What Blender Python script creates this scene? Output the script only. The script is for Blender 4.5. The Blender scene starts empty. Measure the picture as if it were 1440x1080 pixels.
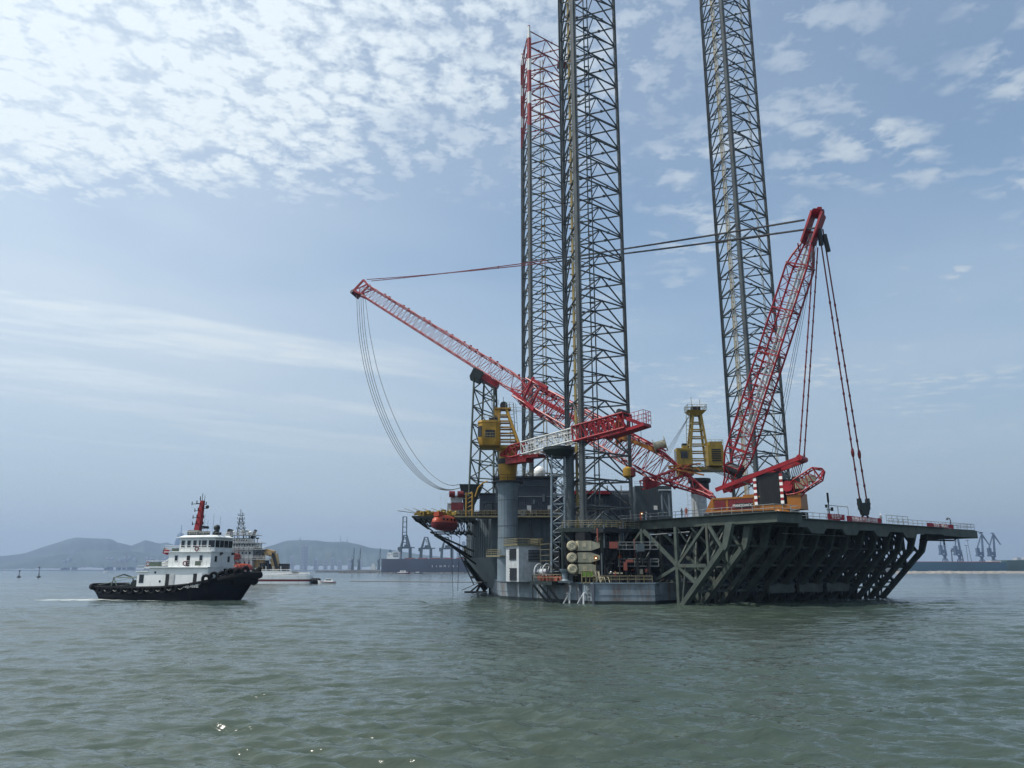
import bpy, math, random
import numpy as np
from mathutils import Vector, Matrix
random.seed(7)
S = bpy.context.scene
COL = S.collection
PI = math.pi
R = math.radians
V = Vector

# ------------------------------------------------------------------ camera
CAM_H, TILT, F = 5.4, R(13.56), 1082.0
CT, ST = math.cos(TILT), math.sin(TILT)
cd = bpy.data.cameras.new('camera')
cam = bpy.data.objects.new('camera', cd)
COL.objects.link(cam)
cam.location = (0, 0, CAM_H)
cam.rotation_euler = (PI / 2 + TILT, 0, 0)
cd.sensor_width = 36
cd.lens = F / 1440 * 36
cd.clip_start, cd.clip_end = 0.5, 40000
S.camera = cam


def P(x, y, Y):
    """world point at depth Y seen at photograph position (x, y)"""
    u, v = (x - 720) / F, (540 - y) / F
    t = Y / (CT - v * ST)
    return V((t * u, Y, CAM_H + t * (ST + v * CT)))


# ------------------------------------------------------------------ materials
def mat(name, col, rough=.55, metal=0, var=.18, scale=1.2, grime=0, grime_col=(.10, .055, .03), bump=0, spec=.4, gmin=.54):
    m = bpy.data.materials.new(name)
    m.use_nodes = True
    nt = m.node_tree
    b = nt.nodes['Principled BSDF']
    b.inputs['Roughness'].default_value = rough
    b.inputs['Metallic'].default_value = metal
    b.inputs['Specular IOR Level'].default_value = spec
    tc = nt.nodes.new('ShaderNodeTexCoord')
    n = nt.nodes.new('ShaderNodeTexNoise')
    n.inputs['Scale'].default_value = scale
    n.inputs['Detail'].default_value = 6
    nt.links.new(tc.outputs['Object'], n.inputs['Vector'])
    r = nt.nodes.new('ShaderNodeMapRange')
    r.inputs['From Min'].default_value, r.inputs['From Max'].default_value = .3, .7
    r.inputs['To Min'].default_value, r.inputs['To Max'].default_value = 1 - var, 1 + var
    nt.links.new(n.outputs['Fac'], r.inputs['Value'])
    mul = nt.nodes.new('ShaderNodeVectorMath')
    mul.operation = 'SCALE'
    mul.inputs[0].default_value = col[:3]
    nt.links.new(r.outputs['Result'], mul.inputs['Scale'])
    out = mul.outputs['Vector']
    if grime:
        mp = nt.nodes.new('ShaderNodeMapping')
        mp.inputs['Scale'].default_value = (1, 1, .16)
        nt.links.new(tc.outputs['Object'], mp.inputs['Vector'])
        n2 = nt.nodes.new('ShaderNodeTexNoise')
        n2.inputs['Scale'].default_value = .9
        n2.inputs['Detail'].default_value = 9
        n2.inputs['Roughness'].default_value = .68
        nt.links.new(mp.outputs['Vector'], n2.inputs['Vector'])
        r2 = nt.nodes.new('ShaderNodeMapRange')
        r2.inputs['From Min'].default_value, r2.inputs['From Max'].default_value = gmin, gmin + .2
        r2.inputs['To Max'].default_value = grime
        nt.links.new(n2.outputs['Fac'], r2.inputs['Value'])
        mx = nt.nodes.new('ShaderNodeMix')
        mx.data_type = 'RGBA'
        nt.links.new(r2.outputs['Result'], mx.inputs['Factor'])
        nt.links.new(out, mx.inputs['A'])
        mx.inputs['B'].default_value = (*grime_col, 1)
        out = mx.outputs['Result']
    nt.links.new(out, b.inputs['Base Color'])
    if bump:
        bp = nt.nodes.new('ShaderNodeBump')
        bp.inputs['Strength'].default_value = bump
        bp.inputs['Distance'].default_value = .05
        nt.links.new(n.outputs['Fac'], bp.inputs['Height'])
        nt.links.new(bp.outputs['Normal'], b.inputs['Normal'])
    return m


def banded(name, base, c1, c2, z0, band):
    """paint bands up a leg chord above height z0"""
    m = mat(name, base, .5, var=.2, grime=.5)
    nt = m.node_tree
    b = nt.nodes['Principled BSDF']
    src = b.inputs['Base Color'].links[0].from_socket
    g = nt.nodes.new('ShaderNodeNewGeometry')
    sx = nt.nodes.new('ShaderNodeSeparateXYZ')
    nt.links.new(g.outputs['Position'], sx.inputs[0])

    def math_(op, a, bb):
        n = nt.nodes.new('ShaderNodeMath')
        n.operation = op
        for k, q in enumerate((a, bb)):
            if isinstance(q, (int, float)):
                n.inputs[k].default_value = q
            else:
                nt.links.new(q, n.inputs[k])
        return n.outputs[0]
    rel = math_('DIVIDE', math_('SUBTRACT', sx.outputs['Z'], z0), band)
    odd = math_('GREATER_THAN', math_('MODULO', rel, 2.0), 1.3)
    up = math_('GREATER_THAN', rel, 0.0)
    mx = nt.nodes.new('ShaderNodeMix')
    mx.data_type = 'RGBA'
    mx.inputs['A'].default_value = (*c1, 1)
    mx.inputs['B'].default_value = (*c2, 1)
    nt.links.new(odd, mx.inputs['Factor'])
    m2 = nt.nodes.new('ShaderNodeMix')
    m2.data_type = 'RGBA'
    nt.links.new(up, m2.inputs['Factor'])
    nt.links.new(src, m2.inputs['A'])
    nt.links.new(mx.outputs['Result'], m2.inputs['B'])
    nt.links.new(m2.outputs['Result'], b.inputs['Base Color'])
    return m


RED, WHITE = (.24, .0035, .010), (.62, .64, .63)
M = dict(
    hullblue=mat('blue_grey_hull_paint', (.165, .205, .235), .55, grime=.85, var=.35, scale=.5, bump=.25, gmin=.49, grime_col=(.11, .065, .04)),
    navy=mat('dark_blue_wall_paint', (.045, .056, .076), .55, var=.2, scale=.4, grime=.35),
    slate=mat('slate_grey_wall_paint', (.08, .105, .118), .55, var=.2, scale=.4, grime=.45),
    steelblue=mat('light_steel_blue_paint', (.145, .19, .225), .5, var=.15, scale=.6, grime=.5),
    lgrey=mat('light_grey_paint', (.42, .45, .47), .5, var=.15, grime=.5),
    green=mat('grey_green_deck_paint', (.052, .068, .058), .65, var=.32, scale=.6, grime=.45),
    legsteel=mat('weathered_leg_steel', (.058, .070, .074), .5, var=.4, scale=.3, grime=.85, grime_col=(.14, .10, .07)),
    brace=mat('leg_brace_steel', (.050, .062, .066), .5, var=.45, scale=.25, grime=.6),
    legtop=banded('banded_leg_paint', (.075, .088, .09), RED, WHITE, 119, 5.0),
    lactop=banded('banded_brace_paint', (.062, .075, .078), (.24, .02, .025), (.26, .07, .06), 121, 5.0),
    rackpale=mat('pale_primer', (.40, .40, .36), .6, var=.3, grime=.6),
    yellowpipe=mat('ochre_pipe_paint', (.28, .21, .07), .5, var=.3, grime=.5),
    yellow=mat('amber_crane_paint', (.34, .19, .016), .5, var=.3, grime=.7, scale=.6),
    ochre=mat('olive_yellow_crane_paint', (.25, .175, .024), .5, var=.3, grime=.7, scale=.6),
    orange=mat('crane_orange_paint', (.27, .10, .010), .45, var=.15, grime=.4),
    red=mat('crane_red_paint', RED, .5, var=.35, scale=.5, grime=.5),
    pink=mat('faded_red_paint', (.27, .006, .015), .42, var=.2, scale=.6, grime=.3),
    white=mat('white_paint', (.78, .80, .79), .4, var=.06, scale=.8, grime=.3),
    rigwhite=mat('rig_white_paint', (.55, .56, .55), .5, var=.12, grime=.4),
    cream=mat('cream_paint', (.42, .38, .27), .5, var=.18, grime=.5),
    black=mat('black_rubber', (.006, .007, .008), .75, spec=.15, var=.3, bump=.3),
    tughull=mat('black_hull_paint', (.004, .005, .010), .5, spec=.15, var=.3, scale=.6, grime=.25, grime_col=(.06, .045, .035)),
    dark=mat('dark_machinery_paint', (.010, .0115, .013), .5, var=.4, scale=.8),
    darkgreen=mat('dark_green_paint', (.012, .02, .018), .5, var=.2),
    glass=mat('dark_window_glass', (.012, .017, .02), .06, var=.1, spec=.6),
    rope=mat('steel_rope', (.025, .026, .028), .5, var=.2),
    rail=mat('grey_rail_paint', (.23, .25, .25), .5, var=.2, grime=.4),
    yrail=mat('yellow_rail_paint', (.19, .17, .095), .5, var=.2, grime=.5),
    orange_boat=mat('lifeboat_orange', (.36, .055, .02), .4, var=.12, grime=.3),
    maroon=mat('boat_maroon_paint', (.13, .012, .015), .4, var=.15),
    mastred=mat('mast_red_paint', (.24, .012, .014), .45, var=.2, grime=.3),
    deckgreen=mat('tug_deck_green', (.10, .13, .10), .6, var=.25, grime=.4),
    tan=mat('tan_crane_paint', (.42, .28, .12), .5, var=.2, grime=.3),
    shipgrey=mat('ship_white_grey', (.50, .53, .53), .5, var=.12),
    banner=mat('banner_cloth', (.30, .012, .028), .7, var=.15),
    text=mat('white_lettering', (.78, .78, .76), .6, var=.05),
    skin=mat('skin', (.40, .24, .17), .6, var=.1),
    hiviz=mat('orange_coverall', (.60, .10, .015), .7, var=.15),
    navycloth=mat('dark_coverall', (.03, .035, .05), .7, var=.15),
    greycloth=mat('grey_coverall', (.2, .22, .25), .7, var=.15),
    boots=mat('boot_leather', (.02, .018, .016), .6),
    conc=mat('quay_concrete', (.19, .19, .18), .8, var=.2, scale=.05),
    rock=mat('breakwater_rock', (.24, .22, .19), .9, var=.4, scale=.2, bump=.6),
    farblue=mat('port_crane_blue', (.07, .11, .17), .5, var=.15),
    fargreen=mat('port_crane_green_grey', (.045, .07, .08), .5, var=.15),
    shipnavy=mat('cargo_hull_navy', (.04, .048, .075), .5, var=.15, scale=.02),
    shipteal=mat('bulk_hull_teal', (.04, .10, .14), .5, var=.2, scale=.03),
    shipgreen=mat('barge_hull_green', (.04, .075, .065), .5, var=.2, scale=.03),
    rust=mat('rust_red_deck', (.26, .07, .05), .6, var=.2, scale=.05),
    tower=mat('pale_tower_facade', (.34, .36, .38), .6, var=.1, scale=.05),
    lit=None,
)
lm = bpy.data.materials.new('work_lamp_glow')
lm.use_nodes = True
lb = lm.node_tree.nodes['Principled BSDF']
lb.inputs['Emission Color'].default_value = (1, .78, .5, 1)
lb.inputs['Emission Strength'].default_value = 5
M['lit'] = lm


# ------------------------------------------------------------------ mesh builder
class MB:
    def __init__(s):
        s.v, s.f, s.mi, s.cur = [], [], [], 0

    def add(s, vs, fs):
        o = len(s.v)
        s.v += [tuple(p) for p in vs]
        s.f += [tuple(i + o for i in f) for f in fs]
        s.mi += [s.cur] * len(fs)
        return s

    BOXF = [(0, 3, 2, 1), (4, 5, 6, 7), (0, 1, 5, 4), (1, 2, 6, 5), (2, 3, 7, 6), (3, 0, 4, 7)]

    def box(s, c, size, rz=0, rot=None):
        hx, hy, hz = size[0] / 2, size[1] / 2, size[2] / 2
        m = rot if rot else Matrix.Rotation(rz, 3, 'Z')
        c = V(c)
        return s.add([c + m @ V(p) for p in ((-hx, -hy, -hz), (hx, -hy, -hz), (hx, hy, -hz), (-hx, hy, -hz),
                                            (-hx, -hy, hz), (hx, -hy, hz), (hx, hy, hz), (-hx, hy, hz))], s.BOXF)

    def span(s, x0, x1, y0, y1, z0, z1):
        return s.box(((x0 + x1) / 2, (y0 + y1) / 2, (z0 + z1) / 2), (x1 - x0, y1 - y0, z1 - z0))

    def hexa(s, p8):
        return s.add(p8, s.BOXF)

    @staticmethod
    def frame(d, up=None):
        d = d.normalized()
        up = V(up) if up is not None else (V((0, 0, 1)) if abs(d.z) < .95 else V((0, 1, 0)))
        a = d.cross(up)
        if a.length < 1e-6:
            a = d.cross(V((1, 0, 0)))
        a.normalize()
        return d, a, a.cross(d)

    def beam(s, p, q, w, h, up=None):
        p, q = V(p), V(q)
        d, a, b = s.frame(q - p, up)
        a, b = a * w / 2, b * h / 2
        return s.add([p - a - b, p + a - b, p + a + b, p - a + b, q - a - b, q + a - b, q + a + b, q - a + b], s.BOXF)

    def tube(s, p, q, r, n=6, r2=None):
        p, q = V(p), V(q)
        if (q - p).length < 1e-6:
            return s
        r2 = r if r2 is None else r2
        d, a, b = s.frame(q - p)
        ring = lambda c, rr: [c + a * (rr * math.cos(2 * PI * i / n)) + b * (rr * math.sin(2 * PI * i / n)) for i in range(n)]
        fs = [(i, (i + 1) % n, n + (i + 1) % n, n + i) for i in range(n)] + [tuple(range(n - 1, -1, -1)), tuple(range(n, 2 * n))]
        return s.add(ring(p, r) + ring(q, r2), fs)

    def path(s, pts, r, n=5, closed=False):
        pts = [V(p) for p in pts]
        m = len(pts)
        vs = []
        a = None
        for i, p in enumerate(pts):
            t = (pts[(i + 1) % m] - pts[i - 1]) if closed else (pts[min(i + 1, m - 1)] - pts[max(i - 1, 0)])
            t.normalize()
            if a is None:
                _, a, b = s.frame(t)
            else:
                a = (a - t * a.dot(t)).normalized()
                b = a.cross(t)
            vs += [p + a * (r * math.cos(2 * PI * k / n)) + b * (r * math.sin(2 * PI * k / n)) for k in range(n)]
        fs = []
        for i in range(m if closed else m - 1):
            j = (i + 1) % m
            fs += [(i * n + k, i * n + (k + 1) % n, j * n + (k + 1) % n, j * n + k) for k in range(n)]
        if not closed:
            fs += [tuple(range(n - 1, -1, -1)), tuple(range((m - 1) * n, m * n))]
        return s.add(vs, fs)

    def prism(s, poly, z0, z1):
        n = len(poly)
        vs = [(x, y, z0) for x, y in poly] + [(x, y, z1) for x, y in poly]
        return s.add(vs, [(i, (i + 1) % n, n + (i + 1) % n, n + i) for i in range(n)] + [tuple(range(n - 1, -1, -1)), tuple(range(n, 2 * n))])

    def loft(s, rings, caps=True, closed=True):
        n = len(rings[0])
        vs = [p for r in rings for p in r]
        fs = []
        for i in range(len(rings) - 1):
            for k in range(n if closed else n - 1):
                fs.append((i * n + k, i * n + (k + 1) % n, (i + 1) * n + (k + 1) % n, (i + 1) * n + k))
        if caps:
            fs += [tuple(range(n - 1, -1, -1)), tuple(range((len(rings) - 1) * n, len(rings) * n))]
        return s.add(vs, fs)

    def lathe(s, c, prof, n=14, axis=(0, 0, 1)):
        c = V(c)
        d, a, b = s.frame(V(axis))
        rings = [[c + d * z + a * (r * math.cos(2 * PI * i / n)) + b * (r * math.sin(2 * PI * i / n)) for i in range(n)] for r, z in prof]
        return s.loft(rings)

    def ball(s, c, r, n=10, m=6, sc=(1, 1, 1)):
        rings = []
        for j in range(m + 1):
            t = PI * (j + .02) / (m + .04)
            rings.append([(c[0] + sc[0] * r * math.sin(t) * math.cos(2 * PI * i / n), c[1] + sc[1] * r * math.sin(t) * math.sin(2 * PI * i / n),
                           c[2] - sc[2] * r * math.cos(t)) for i in range(n)])
        return s.loft(rings)

    def torus(s, c, R0, r, axis=(0, 0, 1), n=16, m=6):
        d, a, b = s.frame(V(axis))
        c = V(c)
        return s.path([c + a * (R0 * math.cos(2 * PI * i / n)) + b * (R0 * math.sin(2 * PI * i / n)) for i in range(n)], r, m, True)

    def rail(s, pts, h=1.1, step=1.7, r=.035, bars=(1.0, .55)):
        for p, q in zip(pts[:-1], pts[1:]):
            p, q = V(p), V(q)
            n = max(1, round((q - p).length / step))
            for i in range(n + 1):
                c = p.lerp(q, i / n)
                s.tube(c, c + V((0, 0, h)), r, 4)
            for b_ in bars:
                s.tube(p + V((0, 0, h * b_)), q + V((0, 0, h * b_)), r, 4)
        return s

    def ladder(s, p, q, w=.5, r=.04, step=.9, side=None):
        p, q = V(p), V(q)
        d, a, b = s.frame(q - p, side)
        a = a * w / 2
        s.tube(p - a, q - a, r, 4)
        s.tube(p + a, q + a, r, 4)
        n = int((q - p).length / step)
        for i in range(1, n):
            c = p.lerp(q, i / n)
            s.tube(c - a, c + a, r * .8, 4)
        return s

    def boom(s, p, q, w, h, bays, up=(0, 0, 1), rc=.16, rl=.07, taper0=0, taper1=0, prof=None, faces='all'):
        """four-chord lattice between p and q; taper0/1 = share of the length that tapers to a point"""
        p, q = V(p), V(q)
        d, a, b = s.frame(q - p, up)

        def sec(t):
            k = 1
            if taper0 and t < taper0:
                k = max(.12, t / taper0)
            if taper1 and t > 1 - taper1:
                k = min(k, max(.2, (1 - t) / taper1))
            c = p.lerp(q, t)
            ka = max(k, .45) * w / 2
            kb = k * h / 2
            return [c - a * ka - b * kb, c + a * ka - b * kb, c + a * ka + b * kb, c - a * ka + b * kb]
        ss = [sec(i / bays) for i in range(bays + 1)]
        for i in range(bays):
            for k in range(4):
                s.tube(ss[i][k], ss[i + 1][k], rc, 6)
                k2 = (k + 1) % 4
                if i % 2:
                    s.tube(ss[i][k], ss[i + 1][k2], rl, 4)
                else:
                    s.tube(ss[i][k2], ss[i + 1][k], rl, 4)
                s.tube(ss[i][k], ss[i][k2], rl, 4)
        for k in range(4):
            s.tube(ss[-1][k], ss[-1][(k + 1) % 4], rl, 4)
        return s

    def build(s, name, m, parent=None, smooth=True):
        me = bpy.data.meshes.new(name)
        me.from_pydata(s.v, [], s.f)
        mats = m if isinstance(m, (list, tuple)) else [m]
        for x in mats:
            me.materials.append(x)
        if len(mats) > 1:
            me.polygons.foreach_set('material_index', s.mi)
        if smooth:
            me.shade_smooth()
            me.set_sharp_from_angle(angle=R(38))
        me.update()
        o = bpy.data.objects.new(name, me)
        COL.objects.link(o)
        if parent is not None:
            o.parent = parent
        return o


def thing(name, label, cat, group=None):
    o = bpy.data.objects.new(name, None)
    o.empty_display_size = .5
    COL.objects.link(o)
    o['label'], o['category'] = label, cat
    if group:
        o['group'] = group
    return o


def tag(o, label, cat, group=None):
    o['label'], o['category'] = label, cat
    if group:
        o['group'] = group
    return o


def structure(o):
    o['kind'] = 'structure'
    return o


def settle(t, loc):
    """move a thing's Empty to its base while its world-built children stay put"""
    t.location = loc
    for c in t.children:
        c.matrix_parent_inverse = Matrix.Translation(-V(loc))


def place(t, loc, rz=0, sc=1):
    t.location, t.rotation_euler, t.scale = loc, (0, 0, rz), (sc, sc, sc)
    return t


def copy_tree(o, parent=None):
    c = o.copy()
    COL.objects.link(c)
    if parent is not None:
        c.parent = parent
    for ch in list(o.children):
        copy_tree(ch, c)
    return c


def text_mesh(name, body, size, m, parent, loc, rot, extrude=.01):
    cu = bpy.data.curves.new(name, 'FONT')
    cu.body, cu.size, cu.align_x, cu.align_y, cu.extrude = body, size, 'CENTER', 'CENTER', extrude
    o = bpy.data.objects.new(name, cu)
    COL.objects.link(o)
    dg = bpy.context.evaluated_depsgraph_get()
    me = bpy.data.meshes.new_from_object(o.evaluated_get(dg))
    bpy.data.objects.remove(o)
    me.materials.clear()
    me.materials.append(m)
    o = bpy.data.objects.new(name, me)
    COL.objects.link(o)
    o.parent = parent
    o.location, o.rotation_euler = loc, rot
    return o
# ------------------------------------------------------------------ sky and sun
SUN_EL, SUN_AZ = 58, 256           # azimuth clockwise from +Y
SUN_DIR = V((math.sin(R(SUN_AZ)) * math.cos(R(SUN_EL)), math.cos(R(SUN_AZ)) * math.cos(R(SUN_EL)), math.sin(R(SUN_EL))))
w = bpy.data.worlds.new('World')
S.world = w
w.use_nodes = True
nt = w.node_tree
bg = nt.nodes['Background']
sky = nt.nodes.new('ShaderNodeTexSky')
sky.sky_type = 'NISHITA'
sky.sun_disc = False
sky.sun_elevation, sky.sun_rotation = R(SUN_EL), R(SUN_AZ)
sky.air_density, sky.dust_density, sky.ozone_density = 1.0, 1.2, 1.0
bg.inputs['Strength'].default_value = SKY_STRENGTH = .125


def wn(t, **k):
    n = nt.nodes.new(t)
    for a, b in k.items():
        setattr(n, a, b)
    return n


def wm(op, a, b=None, c=None, clamp=False):
    n = wn('ShaderNodeMath', operation=op, use_clamp=clamp)
    for i, q in enumerate((a, b, c)):
        if q is None:
            continue
        if isinstance(q, (int, float)):
            n.inputs[i].default_value = q
        else:
            nt.links.new(q, n.inputs[i])
    return n.outputs[0]


def wr(v, a, b, c=0., d=1., smooth=True):
    n = wn('ShaderNodeMapRange')
    n.interpolation_type = 'SMOOTHSTEP' if smooth else 'LINEAR'
    for nm, q in (('From Min', a), ('From Max', b), ('To Min', c), ('To Max', d)):
        n.inputs[nm].default_value = q
    nt.links.new(v, n.inputs['Value'])
    return n.outputs['Result']


def turned(vec, rz):
    if not rz:
        return vec
    m0 = wn('ShaderNodeMapping')
    m0.inputs['Rotation'].default_value = (0, 0, rz)
    nt.links.new(vec, m0.inputs['Vector'])
    return m0.outputs['Vector']


def wnoise(vec, scale, det=6, rough=.55, dist=0., loc=(0, 0, 0), rz=0, sc=(1, 1, 1)):
    mp = wn('ShaderNodeMapping')
    mp.inputs['Location'].default_value = loc
    mp.inputs['Scale'].default_value = sc
    nt.links.new(turned(vec, rz), mp.inputs['Vector'])
    n = wn('ShaderNodeTexNoise')
    n.inputs['Scale'].default_value = scale
    n.inputs['Detail'].default_value = det
    n.inputs['Roughness'].default_value = rough
    n.inputs['Distortion'].default_value = dist
    nt.links.new(mp.outputs['Vector'], n.inputs['Vector'])
    return n.outputs['Fac']


tc = wn('ShaderNodeTexCoord')
sp = wn('ShaderNodeSeparateXYZ')
nt.links.new(tc.outputs['Generated'], sp.inputs[0])
dx, dy, dz = sp.outputs
zc = wm('MAXIMUM', dz, .03)
px, py = wm('DIVIDE', dx, zc), wm('DIVIDE', dy, zc)       # where the ray meets a flat cloud layer
cb = wn('ShaderNodeCombineXYZ')
nt.links.new(px, cb.inputs[0])
nt.links.new(py, cb.inputs[1])
pl = cb.outputs[0]
# the fleecy sheet overhead on the left, its edge broken up by a slow noise
slow = wnoise(pl, .9, 3, .5)
edge = wm('ADD', wm('MULTIPLY', px, .12), wm('MULTIPLY', py, 1.0))
edge = wm('ADD', edge, wm('MULTIPLY', wm('SUBTRACT', slow, .5), 1.1))
sheet_l = wm('MULTIPLY', wr(edge, 2.6, 1.45), wr(px, .75, -.1, .10, 1.0))


def wcells(scale, warp, loc=(0, 0, 0), rz=0., sc=(1, 1, 1), lo=.62, hi=.22):
    """fleecy cells with thin gaps between them"""
    n1 = wn('ShaderNodeTexNoise')
    n1.inputs['Scale'].default_value, n1.inputs['Detail'].default_value = scale * .7, 5
    nt.links.new(pl, n1.inputs['Vector'])
    off = wn('ShaderNodeVectorMath', operation='MULTIPLY_ADD')
    nt.links.new(n1.outputs['Color'], off.inputs[0])
    off.inputs[1].default_value = (warp, warp, 0)
    nt.links.new(pl, off.inputs[2])
    mp = wn('ShaderNodeMapping')
    mp.inputs['Location'].default_value, mp.inputs['Scale'].default_value = loc, sc
    nt.links.new(turned(off.outputs[0], rz), mp.inputs['Vector'])
    v = wn('ShaderNodeTexVoronoi', feature='SMOOTH_F1', voronoi_dimensions='2D')
    v.inputs['Scale'].default_value = scale
    v.inputs['Smoothness'].default_value = .45
    nt.links.new(mp.outputs['Vector'], v.inputs['Vector'])
    rag = wnoise(pl, scale * 3.2, 5, .6, .2)
    return wr(wm('ADD', v.outputs['Distance'], wm('MULTIPLY', wm('SUBTRACT', rag, .5), 1.15)), lo, hi)


puff = wcells(17, .13, sc=(1, .8, 1), rz=R(25), lo=.95, hi=.06)
clump = wr(wnoise(pl, 2.2, 4, .55, .3, rz=R(20), sc=(.8, 1.3, 1)), .28, .58, .5, 1)
cl_sheet = wm('MULTIPLY', sheet_l, wm('ADD', wm('MULTIPLY', wm('MULTIPLY', puff, clump), .72), wm('MULTIPLY', wm('MULTIPLY', wr(px, .3, -1.0, .12, 1.0), wr(edge, 2.0, 1.3)), .62)), clamp=True)
# long soft bands lower on the left
band = wr(wnoise(pl, .8, 4, .5, .4, loc=(3.1, .4, 0), rz=R(-36), sc=(.35, 1.6, 1)), .36, .62)
bandm = wm('MULTIPLY', wr(px, .5, -1.1), wr(py, 1.5, 2.3))
bandf = wr(wnoise(pl, 5.5, 4, .5, .3, rz=R(-20), sc=(.6, 1.6, 1)), .25, .65, .72, .95)
cl_band = wm('MULTIPLY', wm('MULTIPLY', band, bandm), wm('MULTIPLY', bandf, 1.0))
# scattered thin flecks elsewhere
fl1 = wcells(8.5, .18, loc=(1.7, 2.2, 0), rz=R(-15), sc=(.75, 1.15, 1), lo=.80, hi=.0)
fleck = wm('MULTIPLY', fl1, wr(wnoise(pl, 2.1, 4, .55, .3, loc=(4, 1, 0)), .34, .56))
big = wr(wnoise(pl, .9, 2, .5, loc=(5, 1, 0)), .36, .6, .2, 1.0)
cl_fl = wm('MULTIPLY', fleck, wm('MULTIPLY', big, wr(px, .1, .7, .35, .80)))
veil = wr(wnoise(pl, .7, 3, .5, .3, loc=(.3, .8, 0)), .3, .7, .14, .32)
veil = wm('ADD', veil, wr(px, .3, -1.7, 0, .34))
cloud = wm('MAXIMUM', wm('MAXIMUM', cl_sheet, cl_band), wm('MAXIMUM', cl_fl, veil))
cloud = wm('MULTIPLY', cloud, wr(dz, .05, .26))
# sunlit side of the sky is the brighter one
sd = wn('ShaderNodeVectorMath', operation='DOT_PRODUCT')
nt.links.new(tc.outputs['Generated'], sd.inputs[0])
sd.inputs[1].default_value = SUN_DIR
glow = wr(sd.outputs['Value'], .0, 1.0, .82, 1.35, False)
tint = wn('ShaderNodeMix', data_type='RGBA', blend_type='MULTIPLY')
tint.inputs['Factor'].default_value = 1
nt.links.new(sky.outputs[0], tint.inputs['A'])
tint.inputs['B'].default_value = (1.02, 1.15, 1.14, 1)
ccol = wn('ShaderNodeVectorMath', operation='SCALE')
ccol.inputs[0].default_value = (5.7, 6.35, 6.8)
nt.links.new(glow, ccol.inputs['Scale'])
mx = wn('ShaderNodeMix', data_type='RGBA')
nt.links.new(cloud, mx.inputs['Factor'])
lowmix = wn('ShaderNodeMix', data_type='RGBA')
nt.links.new(wr(dz, .42, .03, 0, .85), lowmix.inputs['Factor'])
nt.links.new(tint.outputs['Result'], lowmix.inputs['A'])
lowc = wn('ShaderNodeVectorMath', operation='SCALE')
lowc.inputs[0].default_value = (3.1, 3.72, 4.4)
nt.links.new(wr(dx, .55, -.6, .92, 1.14), lowc.inputs['Scale'])
nt.links.new(lowc.outputs[0], lowmix.inputs['B'])
nt.links.new(lowmix.outputs['Result'], mx.inputs['A'])
nt.links.new(ccol.outputs[0], mx.inputs['B'])
nt.links.new(mx.outputs['Result'], bg.inputs['Color'])

sl = bpy.data.lights.new('sun', 'SUN')
sl.energy, sl.angle, sl.color = 3.8, R(.6), (1, .95, .87)
so = bpy.data.objects.new('sun', sl)
COL.objects.link(so)
so.rotation_euler = SUN_DIR.to_track_quat('Z', 'Y').to_euler()
so.location = (-100, 0, 200)
S.view_settings.view_transform = 'Standard'
S.view_settings.look = 'None'
S.view_settings.exposure = EXPOSURE = 0.12
S.view_settings.gamma = 1
S.cycles.use_denoising = True
S.cycles.max_bounces = 6
S.cycles.volume_bounces = 0
S.cycles.sample_clamp_indirect = 6
S.cycles.sample_clamp_direct = 1.6

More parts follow.
